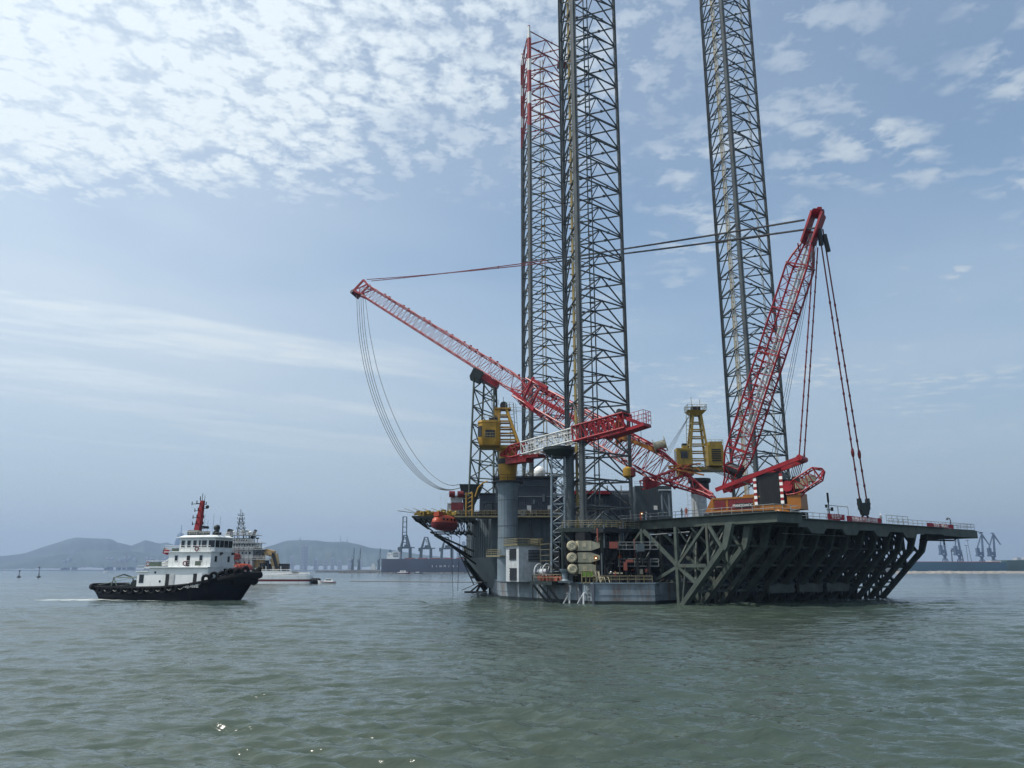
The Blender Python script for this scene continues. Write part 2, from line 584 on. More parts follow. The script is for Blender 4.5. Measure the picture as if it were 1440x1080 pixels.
# ------------------------------------------------------------------ sea
def sea():
    ang = np.concatenate([np.arange(-180, -48, 4.), np.arange(-48, 48, .125), np.arange(48, 180, 4.)])
    rad = [0.0, 4.0]
    r = 9.0
    while r < 160:
        rad.append(r)
        r *= 1.004
    while r < 800:
        rad.append(r)
        r *= 1.0075
    while r < 7000:
        rad.append(r)
        r *= 1.12
    rad.append(7000)
    rad = np.array(rad)
    na, nr = len(ang), len(rad)
    A, Rr = np.meshgrid(np.radians(ang), rad)
    X, Y = Rr * np.sin(A), Rr * np.cos(A)
    Z = np.zeros_like(X)
    rng = np.random.RandomState(4)
    sp_ = np.where(Rr < 165, Rr * .0042, Rr * .0078) + .01
    patch = .95 + .3 * np.sin(X * .051 + 1.3 * np.sin(Y * .033)) * np.sin(Y * .047 + .6 + X * .016) + .3 * np.sin(X * .13 + 2 * np.sin(Y * .11 + 1)) * np.sin(Y * .19 + X * .05)
    gust = np.clip(.85 + .5 * np.sin(X * .019 + 1.7 * np.sin(Y * .011 + 2)) * np.sin(Y * .014 + 1 - X * .008), .3, 1.5)
    for i in range(150):
        lam = .45 * (4.5 / .45) ** (rng.rand() ** 1.15)
        th = R(192) + rng.normal() * .36 + (PI if rng.rand() < .12 else 0)
        k = 2 * PI / lam
        amp = .0072 * lam ** .8 * (.6 + .8 * rng.rand())
        ph = rng.rand() * 2 * PI
        fade = np.clip(lam / (2.4 * sp_) - .7, 0, 1)
        arg = k * (X * math.sin(th) + Y * math.cos(th)) + ph + .7 * np.sin(X * .23 + i) * np.sin(Y * .19 + 2 * i)
        Z += amp * fade * (patch if lam > 1.5 else patch * gust) * (.45 * np.sin(arg) + 1.1 * (.64 - np.abs(np.sin(arg / 2))))
    for lam, th, a in ((11, R(188), .055), (7.5, R(204), .045), (16, R(178), .05), (5.5, R(172), .03)):
        k = 2 * PI / lam
        Z += a * np.clip(lam / (2.4 * sp_) - .7, 0, 1) * patch * np.sin(k * (X * math.sin(th) + Y * math.cos(th)) + 1.1 * np.sin(X * .07 + lam) + .8 * np.sin(Y * .05 + X * .03))
    Z *= np.clip((900 - Rr) / 400, 0, 1)
    co = np.stack([X, Y, Z], -1).reshape(-1, 3)
    idx = np.arange(nr * na).reshape(nr, na)
    nxt = np.roll(idx, -1, axis=1)
    q = np.stack([idx[:-1], nxt[:-1], nxt[1:], idx[1:]], -1).reshape(-1, 4)
    me = bpy.data.meshes.new('water')
    me.vertices.add(len(co))
    me.vertices.foreach_set('co', co.astype(np.float32).ravel())
    me.loops.add(q.size)
    me.polygons.add(len(q))
    me.loops.foreach_set('vertex_index', q.astype(np.int32).ravel())
    me.polygons.foreach_set('loop_start', (np.arange(len(q)) * 4).astype(np.int32))
    me.update(calc_edges=True)
    me.shade_smooth()
    m = bpy.data.materials.new('harbour_water')
    m.use_nodes = True
    t = m.node_tree
    b = t.nodes['Principled BSDF']
    g = t.nodes.new('ShaderNodeNewGeometry')

    def noise(scale, det=4, rough=.55, sc=(1, 1, 1), dist=0.):
        mp = t.nodes.new('ShaderNodeMapping')
        mp.inputs['Scale'].default_value = sc
        t.links.new(g.outputs['Position'], mp.inputs['Vector'])
        n = t.nodes.new('ShaderNodeTexNoise')
        n.inputs['Scale'].default_value, n.inputs['Detail'].default_value = scale, det
        n.inputs['Roughness'].default_value = rough
        n.inputs['Distortion'].default_value = dist
        t.links.new(mp.outputs['Vector'], n.inputs['Vector'])
        return n.outputs['Fac']

    def rng_(v, a, b_, c, d):
        n = t.nodes.new('ShaderNodeMapRange')
        n.interpolation_type = 'SMOOTHSTEP'
        for nm, q_ in (('From Min', a), ('From Max', b_), ('To Min', c), ('To Max', d)):
            n.inputs[nm].default_value = q_
        t.links.new(v, n.inputs['Value'])
        return n.outputs['Result']

    def mth(op, a, b_=None):
        n = t.nodes.new('ShaderNodeMath')
        n.operation = op
        for i, q_ in enumerate((a, b_)):
            if q_ is None:
                continue
            if isinstance(q_, (int, float)):
                n.inputs[i].default_value = q_
            else:
                t.links.new(q_, n.inputs[i])
        return n.outputs[0]
    h = mth('ADD', mth('MULTIPLY', noise(1.9, 3, .5, (.5, 1.3, 1), .4), 1.0), mth('MULTIPLY', noise(.5, 3, .5, (.5, 1.3, 1), .3), 1.1))
    calm = rng_(noise(.012, 3, .5, (.5, 1.6, 1), .6), .38, .62, .45, 1.0)
    bp = t.nodes.new('ShaderNodeBump')
    bp.inputs['Distance'].default_value = .13
    t.links.new(mth('MULTIPLY', calm, 1.0), bp.inputs['Strength'])
    t.links.new(h, bp.inputs['Height'])
    t.links.new(bp.outputs['Normal'], b.inputs['Normal'])
    # silt makes large slow patches; foam drifts in the tug's wake
    mx_ = t.nodes.new('ShaderNodeMix')
    mx_.data_type = 'RGBA'
    t.links.new(rng_(noise(.02, 3, .5), .35, .65, 0, 1), mx_.inputs['Factor'])
    mx_.inputs['A'].default_value = (.048, .066, .050, 1)
    mx_.inputs['B'].default_value = (.044, .066, .058, 1)
    sx = t.nodes.new('ShaderNodeSeparateXYZ')
    t.links.new(g.outputs['Position'], sx.inputs[0])
    foam = None
    for (cx, cy, hx, hy, k) in ((-79, 146.8, 13, 2.0, 1.0), (-62, 143.8, 24, .8, .8), (-47, 145, 7, 2.2, .35), (86, 218, 26, 1.6, .9), (-6, 196, 12, 2, .4)):
        ex = mth('POWER', mth('DIVIDE', mth('SUBTRACT', sx.outputs[0], cx), hx), 2.0)
        ey = mth('POWER', mth('DIVIDE', mth('SUBTRACT', sx.outputs[1], cy), hy), 2.0)
        f_ = mth('MULTIPLY', rng_(mth('ADD', ex, ey), 1.0, .1, 0, 1), k)
        foam = f_ if foam is None else mth('MAXIMUM', foam, f_)
    foam = mth('MULTIPLY', foam, rng_(noise(.9, 7, .65, (.35, 1.3, 1), .8), .36, .58, 0, 1))
    m2 = t.nodes.new('ShaderNodeMix')
    m2.data_type = 'RGBA'
    t.links.new(foam, m2.inputs['Factor'])
    t.links.new(mx_.outputs['Result'], m2.inputs['A'])
    m2.inputs['B'].default_value = (.62, .66, .64, 1)
    t.links.new(m2.outputs['Result'], b.inputs['Base Color'])
    t.links.new(mth('ADD', mth('MULTIPLY', foam, .6), .085), b.inputs['Roughness'])
    b.inputs['IOR'].default_value = 1.33
    me.materials.append(m)
    o = bpy.data.objects.new('water', me)
    COL.objects.link(o)
    structure(o)


sea()


# ------------------------------------------------------------------ hills, shore
def hillmat():
    m = mat('wooded_hill', (.05, .07, .06), .9, var=.45, scale=.004, bump=0)
    return m


HM = hillmat()


def hills(name, prof, Yd, depth, seed):
    """terrain whose skyline follows prof (photo x, photo y) at distance Yd"""
    rng = random.Random(seed)
    xs = np.array([p[0] for p in prof], float)
    ys = np.array([p[1] for p in prof], float)
    n, k = 220, 26
    mb = MB()
    grid = []
    for j in range(k):
        f = j / (k - 1)
        Yj = Yd + (f - .55) * depth
        row = []
        for i in range(n):
            x = xs[0] + (xs[-1] - xs[0]) * i / (n - 1)
            y = np.interp(x, xs, ys)
            h = max(P(x, y, Yd).z, 0)
            e = max(0, math.sin(PI * min(1, max(0, f * .9 + .03)))) ** .8
            wob = .5 * math.sin(x * .09 + f * 7 + seed) + .3 * math.sin(x * .21 - f * 11) + .3 * math.sin(x * .5 + f * 17)
            hh = h * e * (1 + .16 * wob * (1 - e)) + (rng.random() - .5) * 5 * (h > 12)
            X = P(x, 801, Yj).x
            row.append((X, Yj, max(hh, 0) - 1.5))
        grid += row
    fs = [(j * n + i, j * n + i + 1, (j + 1) * n + i + 1, (j + 1) * n + i) for j in range(k - 1) for i in range(n - 1)]
    mb.add(grid, fs)
    structure(mb.build(name, HM))


hills('hills', [(-260, 800), (-120, 792), (0, 782), (30, 778.5), (60, 768), (92, 758), (101, 756), (124, 757.5), (150, 758), (161, 763), (181, 767.6), (187, 765),
                (200, 759.7), (214, 763), (222, 765), (230, 763), (247, 768.6), (275, 775), (310, 784), (350, 795), (380, 801)], 6200, 1500, 1)
hills('hills', [(-200, 801), (0, 791), (60, 783), (120, 775), (170, 774), (230, 780), (300, 785), (340, 793), (370, 801)], 5200, 900, 5)
hills('hills', [(300, 801), (340, 782), (370, 770), (381, 767), (400, 760.5), (422, 759.5), (441, 760), (455, 762), (484, 762), (504, 766), (523, 771), (539, 772), (560, 775),
                (590, 780), (630, 784), (670, 788), (720, 793), (770, 801)], 5600, 1400, 9)
# low far shore strip under the hills
mb = MB()
mb.span(-3200, 1500, 4700, 4900, -1, 4)
structure(mb.build('shore_ground', M['conc']))


def towers():
    rng = random.Random(3)
    fl = thing('apartment_tower', '', 'building')
    spots = []
    for x, top, wd in ((90, 789, 5), (97, 786, 4), (106, 790, 6), (152, 784, 5), (158, 785, 4), (168, 787, 5), (176, 784, 4), (183, 783, 4), (189, 786, 5),
                       (207, 784, 4), (214, 785, 5), (222, 787, 4), (232, 785, 5), (240, 788, 4), (411, 783, 5), (426, 768, 4), (431.5, 767, 4), (445, 786, 6), (458, 788, 5),
                       (468, 785, 4), (478, 789, 5), (492, 787, 4), (506, 788, 5), (645, 765, 5), (652, 762, 5), (636, 772, 5)):
        spots.append((x, top, wd))
    labels = {411: 'blocky grey tower standing left of the tall twin towers by the right hill', 426: 'tall hazy twin tower, left one of the pair before the right hill',
              431.5: 'tall hazy twin tower, right one of the pair before the right hill', 645: 'pale hazy tower just behind the red-hulled port, left of the rig bow',
              652: 'pale hazy tower touching the rig bow, tallest of its three', 636: 'pale hazy tower behind the rightmost quay crane, lowest of its three'}
    bpy.data.objects.remove(fl)
    for i, (x, top, wd) in enumerate(spots):
        Yd = 4780 + rng.random() * 60
        pt = P(x, top, Yd)
        s = P(x + wd, 801, Yd).x - P(x, 801, Yd).x
        h = pt.z
        mb = MB()
        t = thing('apartment_tower', labels.get(x, 'pale hazy apartment tower in the low cluster below the hill left of the tug' if x < 300 else 'pale hazy apartment tower in the low cluster below the hill right of the tug'), 'building',
                  'tall hazy towers' if x in labels else ('far shore towers left of the tug' if x < 300 else 'far shore towers right of the tug'))
        mb.span(-s / 2, s / 2, -9, 9, 2, h)
        mb.span(-s / 4, s / 4, -5, 5, h, h + 6)
        mb.build('wall', M['tower'], t)
        mw = MB()
        for z in np.arange(10, h - 5, 9):
            mw.span(-s * .42, s * .42, -9.3, -9.05, z, z + 3)
        mw.build('window', M['glass'], t)
        place(t, (pt.x, Yd, 0), 0)
    # the tall rounded tower behind the tug
    t = thing('skyscraper', 'tall tapering hazy skyscraper with a spire rising behind the tug', 'skyscraper')
    pt = P(254.5, 749, 5000)
    prof = [(32, 2), (33, 60), (33, 150), (29, 185), (20, pt.z - 12), (9, pt.z)]
    MB().lathe((0, 0, 0), prof, 12).build('wall', M['farblue'], t)
    MB().tube((0, 0, pt.z), (0, 0, P(254.5, 738, 5000).z), 2.2, 5).build('spire', M['farblue'], t)
    place(t, (pt.x, 5000, 0))
    for x, y0, y1, lab in ((422, 760, 754, 'small stub tower on the crest of the right hill'), (478.5, 763, 752, 'thin radio mast on the right hill, nearer to the tug'),
                           (488, 764, 754, 'thin radio mast on the right hill, nearer to the rig')):
        a, b = P(x, y0 + 3, 5600), P(x, y1, 5600)
        t = thing('radio_mast', lab, 'mast')
        mb = MB().tube((0, 0, 0), (0, 0, b.z - a.z), 4 if x < 430 else 1.6, 5, .8)
        mb.build('pole', M['farblue'], t)
        MB().box((0, 0, (b.z - a.z) * .5), (8, 8, 5)).build('platform', M['farblue'], t)
        MB().box((0, 0, (b.z - a.z) * .8), (6, 6, 3)).build('platform', M['farblue'], t)
        place(t, (a.x, 5600, a.z))


towers()

# ------------------------------------------------------------------ haze
hz = MB().span(-7300, 7300, -7300, 7300, -6, 345).build('haze', None or bpy.data.materials.new('haze'), smooth=False)
hm = hz.data.materials[0]
hm.use_nodes = True
for n in list(hm.node_tree.nodes):
    if n.type == 'BSDF_PRINCIPLED':
        hm.node_tree.nodes.remove(n)
pv = hm.node_tree.nodes.new('ShaderNodeVolumePrincipled')
pv.inputs['Color'].default_value = (.44, .60, .87, 1)
pv.inputs['Density'].default_value = HAZE = .00014
pv.inputs['Anisotropy'].default_value = .25
hm.node_tree.links.new(pv.outputs[0], next(n for n in hm.node_tree.nodes if n.type == 'OUTPUT_MATERIAL').inputs['Volume'])
hz['kind'] = 'stuff'
# ------------------------------------------------------------------ jack-up rig
U, N = V((.809, .588, 0)), V((.588, -.809, 0))
S0 = V((27, 126, 0))
DECK = 13.7


def D(a, b, z=0):
    return S0 + U * a + N * b + V((0, 0, z))


rig = thing('jackup_rig', 'huge blue grey and green jack-up rig on three lattice legs standing in the harbour', 'rig')
LC = [V((14.8, 139.6, 0)), V((54.3, 169.2, 0)), V((7.2, 187.2, 0))]
OUT = [248, 8, 128]
RAD, BAY = 6.9, 4.8


def leg(c, ang, z0, z1, mchord, mlac, mtooth, pipes, crown=False):
    k = [c + V((math.cos(R(ang + d)) * RAD, math.sin(R(ang + d)) * RAD, 0)) for d in (0, 120, 240)]
    root = None
    chords = []
    for i in range(3):
        mb = MB()
        q = k[i]
        top = z1
        mb.tube(q + V((0, 0, z0)), q + V((0, 0, top)), .36, 8)
        rd = (q - c).normalized()
        tg = V((-rd.y, rd.x, 0))
        mb.beam(q + V((0, 0, z0)), q + V((0, 0, top - 2)), .16, .96, tg)
        rot = Matrix((tg, rd, V((0, 0, 1)))).transposed()
        z = max(z0, 4)
        while z < min(top - 3, 150):
            for sgn in (-1, 1):
                mb.box(q + tg * (sgn * .54) + V((0, 0, z)), (.15, .15, .19), rot=rot)
            z += .36
        if crown and i == 2:
            mb.tube(q + V((0, 0, top)), q + V((0, 0, top + 1.6)), .36, 8, .2)
        chords.append(mb)
    lac = MB()
    nb = int((z1 - z0 - 1.5) / BAY)
    zt = z1 - 1.5
    for i in range(nb + 1):
        z = zt - i * BAY
        mids = []
        for e in range(3):
            a, b = k[e] + V((0, 0, z)), k[(e + 1) % 3] + V((0, 0, z))
            m_ = (a + b) / 2
            mids.append(m_)
            lac.tube(a, b, .165, 5)
            if i < nb:
                lac.tube(m_ + V((0, 0, -.05)), a - V((0, 0, BAY - .25)), .155, 5)
                lac.tube(m_ + V((0, 0, -.05)), b - V((0, 0, BAY - .25)), .155, 5)
                mm = m_ + (b - a).normalized() * (2.2 if (i + e) % 2 else -2.6)
                lac.box(mm + V((0, 0, .05)), (.5, .5, .34))
        for e in range(3):
            lac.tube(mids[e], mids[(e + 1) % 3], .11, 4)
    lg = lac.build('leg', mlac, rig)
    for mb in chords:
        mb.build('chord', mchord, lg)
    for (e, off, r, m_, name) in pipes:
        a, b = k[e], k[(e + 1) % 3]
        mid = (a + b) / 2
        d = (b - a).normalized()
        inw = (c - mid).normalized()
        pp = MB()
        if name == 'ladder':
            pp.ladder(mid + d * off + inw * .5 + V((0, 0, z0 + 8)), mid + d * off + inw * .5 + V((0, 0, z1 - 6)), .55, .09, 1.2, side=inw)
        else:
            for s_ in (-.42, .42):
                pp.tube(mid + d * (off + s_) + inw * .45 + V((0, 0, z0 + 8)), mid + d * (off + s_) + inw * .45 + V((0, 0, z1 - 4)), r, 6)
            z = z0 + 10
            while z < z1 - 6:
                pp.box(mid + d * off + inw * .45 + V((0, 0, z)), (1.2, .3, .16))
                z += BAY
        pp.build(name, m_, lg)
    if crown:
        pp = MB()
        q = k[1]
        z = z1 - 9
        for q in (k[2],):
            pp.box(q + V((.4, -.2, z + 2)), (3.6, 3.0, .2))
            pp.rail([q + V((-1.4, -1.7, z + 2)), q + V((2.2, -1.7, z + 2)), q + V((2.2, 1.3, z + 2))], 1.2, 1.2)
        pp.build('top_platform', M['red'], lg)
    return lg


leg(LC[0], OUT[0], -2, 152, M['legsteel'], M['brace'], None,
    [(2, -.3, .17, M['yellowpipe'], 'riser_pipe'), (1, .2, .13, M['brace'], 'riser_pipe'), (2, 1.7, .1, M['rackpale'], 'ladder')])
leg(LC[1], OUT[1], -2, 166, M['legsteel'], M['brace'], None,
    [(1, .2, .15, M['rackpale'], 'riser_pipe'), (2, 2.9, .1, M['rackpale'], 'ladder'), (1, -1.0, .07, M['yellowpipe'], 'ladder')])
leg(LC[2], OUT[2], -2, 149.3, M['legtop'], M['lactop'], None,
    [(0, -.2, .1, M['rackpale'], 'ladder'), (0, .7, .1, M['rackpale'], 'ladder'), (2, 0, .12, M['yellowpipe'], 'riser_pipe')], True)

# lower hull
hull = MB()
poly = [(-5.8, 199), (-2.2, 152), (13, 126.2), (22.6, 126.0), (24.2, 129.4), D(54, -3)[:2], D(54, -45)[:2], (40, 222), (6, 216)]
poly = [(p[0], p[1]) for p in poly]
hull.prism(poly, -3, 3.3)
hull.build('hull', M['hullblue'], rig)
mb = MB()
mb.prism([(p[0] + (p[0] - 25) * .0012, p[1] + (p[1] - 170) * .0012) for p in poly], -2.5, .55)
mb.build('wet_band', M['darkgreen'], rig)
mb = MB()                                    # sheer strake, ladder recess lines and bolsters
pl_ = [V((*p, 0)) for p in poly]
for a, b in zip(pl_[0:4], pl_[1:5]):
    mb.beam(a + V((0, 0, 3.28)), b + V((0, 0, 3.28)), .3, .22)
    mb.beam(a + V((0, 0, 1.5)), b + V((0, 0, 1.5)), .12, .1)
mb.build('rubbing_strake', M['steelblue'], rig)
mb = MB()
for s_ in (.40, .46, .56):
    c = pl_[1].lerp(pl_[2], s_)
    mb.tube(c + V((-.2, -.2, -1)), c + V((-.2, -.2, 4.4)), .07, 5)
mb.build('hull_pipe', M['dark'], rig)
# anchor racks at the corner
e1 = (pl_[2] - pl_[1]).normalized()
n1 = V((e1.y, -e1.x, 0))
if n1.y > 0:
    n1 = -n1
mb = MB()
c = pl_[1].lerp(pl_[2], .50)
sh = c + n1 * 1.6
mb.hexa([c + V((0, 0, 2.9)), c + e1 * 6.8 + V((0, 0, 2.9)), c + e1 * 6.8 + n1 * 2.6 + V((0, 0, 2.9)), c + n1 * 2.6 + V((0, 0, 2.9)),
         c + V((0, 0, 3.5)), c + e1 * 6.8 + V((0, 0, 3.5)), c + e1 * 6.8 + n1 * 2.6 + V((0, 0, 3.5)), c + n1 * 2.6 + V((0, 0, 3.5))])
for s_ in (.6, 2.6, 4.8):
    mb.beam(c + e1 * s_ + n1 * 2.4 + V((0, 0, 2.9)), c + e1 * (s_ + 2.0) + n1 * .15 + V((0, 0, -.8)), .35, .35)
mb.build('anchor_rack', M['darkgreen'], rig)
mb = MB()
for s_, x_ in ((.80, 0), (.93, 0)):
    c = pl_[1].lerp(pl_[2], s_) + n1 * .5
    mb.tube(c + V((0, 0, 1.7)), c - e1 * 1.9 + n1 * .5 + V((0, 0, -.8)), .14, 6)
    mb.tube(c + V((0, 0, 1.7)), c + e1 * .5 + n1 * .5 + V((0, 0, -.8)), .14, 6)
    mb.tube(c + V((0, 0, 1.6)) - n1 * .5, c + V((0, 0, 1.75)), .16, 6)
mb.build('fender_strut', M['lgrey'], rig)
mb = MB()                                     # dark curved hull brackets
for s_ in (.86, 1.0):
    c = pl_[1].lerp(pl_[2], s_) - e1 * (0 if s_ < 1 else .8)
    mb.add([c + n1 * .05 + V((0, 0, 3.2)), c + n1 * .05 + e1 * 1.0 + V((0, 0, 3.2)), c + n1 * .05 + e1 * .9 + V((0, 0, -.5)), c + n1 * .05 + e1 * .55 + V((0, 0, -.5)),
            c + n1 * .12 + V((0, 0, 3.2)), c + n1 * .12 + e1 * 1.0 + V((0, 0, 3.2)), c + n1 * .12 + e1 * .9 + V((0, 0, -.5)), c + n1 * .12 + e1 * .55 + V((0, 0, -.5))], MB.BOXF)
for z in (.3, .9, 1.5, 2.1):
    c = pl_[1].lerp(pl_[2], .955)
    mb.box(c + n1 * .06 + V((0, 0, z)), (.3, .06, .25), math.atan2(e1.y, e1.x))
mb.build('hull_marking', M['navy'], rig)

# bow block: walls flare down to the lower hull
up = [(-11, 188.5), (-4.2, 165), (9.4, 165), (26, 166.5), (30, 192), (10, 208), (-3, 206)]
lo = [(-6.2, 192.0), (-2.6, 168), (9.4, 166.5), (26, 168), (30, 191), (10, 206), (-2, 204)]
mb = MB()
mb.loft([[(x, y, 1.2) for x, y in lo], [(x, y, 7.6) for x, y in up], [(x, y, 16.6) for x, y in up]])
mb.build('bow_block', M['slate'], rig)
mb = MB()
a, b = V((-11, 188.5, 0)), V((-4.2, 165, 0))
nn = V((-.96, -.28, 0))
for i in range(1, 12):
    c = a.lerp(b, i / 12) + nn * .06
    mb.beam(c + V((0, 0, 8)), c + V((0, 0, 16)), .16, .14)
for i in range(24):
    c = V((-3.6 + i * .72, 164.95, 0))
    mb.beam(c + V((0, 0, 3.5)), c + V((0, 0, 16)), .12, .10)
mb.beam(a + nn * .08 + V((0, 0, 12.3)), b + nn * .08 + V((0, 0, 12.3)), .1, .16)
mb.build('wall_stiffener', M['slate'], rig)
mb = MB()
mb.beam((-11.2, 188.3, 7.8), (-6.3, 191.6, .6), .5, 1.3)
mb.beam((-11.2, 188.3, 7.8), (-11.2, 188.3, 11), .6, .5)
mb.build('bow_brace', M['darkgreen'], rig)
mb = MB()
mb.beam((-17, 172, 12.8), (-9.5, 182, 8.2), .35, .45)
mb.build('bow_brace', M['darkgreen'], rig)

# accommodation above the gallery
mb = MB()
mb.span(-7.0, -3.6, 167, 183, 16.6, 21.2)
mb.build('bow_house', M['navy'], rig)
mb = MB()
mb.span(-3.6, 9.6, 166, 196, 16.6, 24.6)
mb.build('accommodation_block', M['navy'], rig)
mb = MB()
for i in range(26):
    x = -3.4 + i * .5
    mb.span(x, x + .2, 165.86, 166.0, 16.8, 24.4)
for i in range(7):
    x = -6.9 + i * .5
    mb.span(x, x + .2, 166.86, 167.0, 16.8, 21.1)
mb.build('corrugated_wall', M['navy'], rig)
mb = MB()
mb.span(-4.2, 9.9, 165.4, 196, 24.6, 24.95)
mb.span(-7.4, -3.6, 166.6, 183, 21.2, 21.45)
mb.build('roof_edge', M['dark'], rig)
mb = MB()
mb.rail([(-4, 165.6, 24.95), (9.8, 165.6, 24.95)], 1.1, 1.8)
mb.rail([(9.8, 165.6, 24.95), (9.8, 180, 24.95)], 1.1, 1.8)
mb.build('roof_railing', M['yrail'], rig)
mb = MB()
mb.span(-5.9, -4.3, 166.7, 166.9, 17.6, 19.2)
mb.span(-6.2, -4.0, 166.4, 166.9, 19.3, 19.5)
mb.build('window', M['glass'], rig)
# gallery along the wall
mb = MB()
mb.span(-20.8, 9.8, 161.6, 166, 15.9, 16.25)
mb.build('gallery', M['darkgreen'], rig)
mb = MB()
mb.span(-12, 9.9, 161.45, 161.6, 15.95, 16.25)
mb.rail([(-12, 161.6, 16.25), (9.8, 161.6, 16.25)], 1.1, 1.6, .035, (1.0, .7, .4))
mb.build('gallery_railing', M['yrail'], rig)
mb = MB()
mb.span(9.6, 27, 168, 190, 16.6, 20.8)
mb.span(12, 26, 169, 188, 20.8, 22.2)
for i in range(34):
    mb.span(9.8 + i * .5, 10.0 + i * .5, 167.86, 168, 13, 20.7)
mb.build('machinery_house', M['navy'], rig)
mb = MB()
mb.rail([(9.6, 168.2, 20.8), (27, 168.2, 20.8)], 1.1, 1.6)
for x in (11, 14, 18, 21, 24):
    mb.tube((x, 170, 21), (x, 170, 23.4 + (x % 3) * .5), .14, 5)
mb.build('roof_railing', M['rail'], rig)
mb = MB()
mb.box((17, 168, 21.6), (9, 3, .7))
mb.build('red_boat_cover', M['pink'], rig)

# pipes, doors and boxes on the walls behind the column
rq = random.Random(21)
mb = MB()
for i in range(9):
    x = -3.2 + i * 1.4 + rq.random()
    z = 17 + rq.random() * 4
    mb.box((x, 165.8, z), (.4 + rq.random(), .4, .5 + rq.random() * 1.2))
for i in range(7):
    x = -3 + rq.random() * 12
    mb.tube((x, 164.8, 4), (x, 164.8, 15.6), .07 + .08 * rq.random(), 5)
for z in (17.2, 20.6, 22.9):
    mb.tube((-3.4, 165.75, z), (9.4, 165.75, z), .06, 4)
mb.build('wall_pipe', M['slate'], rig)
mb = MB()
for x in (-1.5, 3.2, 7.6):
    mb.span(x, x + .9, 165.7, 165.83, 16.7, 18.7)
mb.build('wall_door', M['lgrey'], rig)
mb = MB()
for i in range(26):
    x = -11 + rq.random() * 20
    mb.box((x, 162.6 + rq.random() * 2.5, 16.7 + rq.random() * .4), (.5 + rq.random() * .8, .6, .8 + rq.random() * .8), rq.random())
mb.build('gallery_gear', M['dark'], rig)
mb = MB()
for i in range(12):
    x = 10 + rq.random() * 15
    mb.box((x, 167.6, 14 + rq.random() * 6), (.5 + rq.random() * 1.2, .5, .6 + rq.random() * 1.2))
for i in range(5):
    mb.tube((11 + i * 3.1, 167.6, 13), (11 + i * 3.1, 167.6, 20.6), .1, 5)
mb.build('wall_pipe', M['slate'], rig)
# radome on the roof
mb = MB()
pr = P(759, 667, 167)
mb.tube((pr.x, pr.y, 24.9), (pr.x, pr.y, pr.z), .25, 6)
mb.lathe((pr.x, pr.y, pr.z - .7), [(.8, 0), (1.15, .4), (1.3, 1.1), (1.15, 1.8), (.7, 2.3), (.1, 2.5)], 14)
mb.build('radome', M['white'], rig)
mb = MB()
for x, y in ((735, 655), (742, 660), (775, 658), (747, 664), (726, 662)):
    q = P(x, y, 167.5)
    mb.tube((q.x, q.y, 24.9), q, .06, 4)
    mb.tube(q + V((-.5, 0, -.4)), q + V((.5, 0, -.4)), .04, 4)
mb.build('roof_antenna', M['rail'], rig)

# left cantilever platform with its trusses
mb = MB()
mb.span(-20.8, -8, 166, 182, 16.0, 16.25)
for x in np.arange(-20.4, -9, 1.4):
    mb.beam((x, 163, 15.9), (x, 182, 15.9), .2, .3)
mb.build('bow_platform', M['darkgreen'], rig)
mb = MB()
for y in (163, 172):
    mb = MB()
    for i in range(10):
        x = -20.3 + i * 1.15
        dz = min(.8 + i * .33, 2.9)
        mb.tube((x, y, 15.8), (x + 1.15, y, 15.6 - dz), .1, 5)
        mb.tube((x + 1.15, y, 15.8), (x + 1.15, y, 15.6 - dz), .09, 5)
        mb.tube((x, y, 15.8 - max(dz - .33, .3)), (x + 1.15, y, 15.6 - dz), .1, 5)
    mb.tube((-20.6, y, 15.8), (-17.4, y, 13.6), .16, 5)
    mb.tube((-17, y, 13), (-8.5, y, 13), .14, 5)
    mb.tube((-17, y, 13), (-7.8, y, 6.5 if y > 165 else 9), .2, 5)
    for i in range(5):
        mb.tube((-16 + i * 1.8, y, 13), (-15 + i * 1.8, y, 12.2), .07, 4)
    mb.build('platform_lattice', M['darkgreen'], rig)
mb = MB()
for i in range(8):
    mb.tube((-20.6 + i * .15, 163.4 + i * 1.1, 16.6 + .18 * (i % 3)), (-11.5, 163.6 + i * 1.1, 16.9 + .2 * (i % 2)), .16, 5)
for i in range(6):
    mb.box((-19.6 + i * 1.7, 164 + (i % 3) * 2, 17.1), (1.1, .8, .7 + .4 * (i % 2)))
for i in range(5):
    mb.tube((-20.2 + i * 1.9, 164, 17), (-22.6 + i * 1.9, 163, 17.9), .05, 4)
mb.build('pipe_rack', M['ochre'], rig)
mb = MB()
for i in range(7):
    mb.box((-19.8 + i * 1.3, 162.2 + (i % 2), 16.7 + .1 * (i % 3)), (.9, .7, .5 + .5 * (i % 2)), i)
    mb.ball((-19 + i * 1.2, 163, 17.0 + .2 * (i % 2)), .35, 8, 5)
mb.build('deck_gear', M['ochre'], rig)
mb = MB()
mb.tube((-20.4, 163.2, 16.9), (-24, 163, 17.4), .06, 4)
mb.tube((-11.2, 170, 16), (-11.6, 170, 1), .05, 4)
mb.tube((-13.2, 170, 13), (-12.7, 172, -.3), .05, 4)
mb.tube((-11.2, 166, 9), (-8.4, 175, 2.2), .12, 5)
mb.build('mooring_line', M['rope'], rig)
mb = MB()
for z in (8.2, 9.4):
    mb.rail([(-11.6, 185, z), (-10, 180, z)], 1.0, 1.0)
mb.box((-10.9, 183, 8.1), (2.2, 4, .2))
mb.build('access_landing', M['yrail'], rig)
mb = MB()
mb.beam((-9.8, 192, 3.6), (-4, 188, 3.6), .5, .6)
mb.beam((-10, 190, .2), (-7, 188.5, 2.6), .3, .3)
mb.beam((-8.5, 190, .2), (-7, 188.5, 2.8), .5, .3)
mb.tube((-12, 190, .6), (-6, 188, 3.2), .08, 4)
mb.box((-8.6, 190, .25), (5.4, 3, .3))
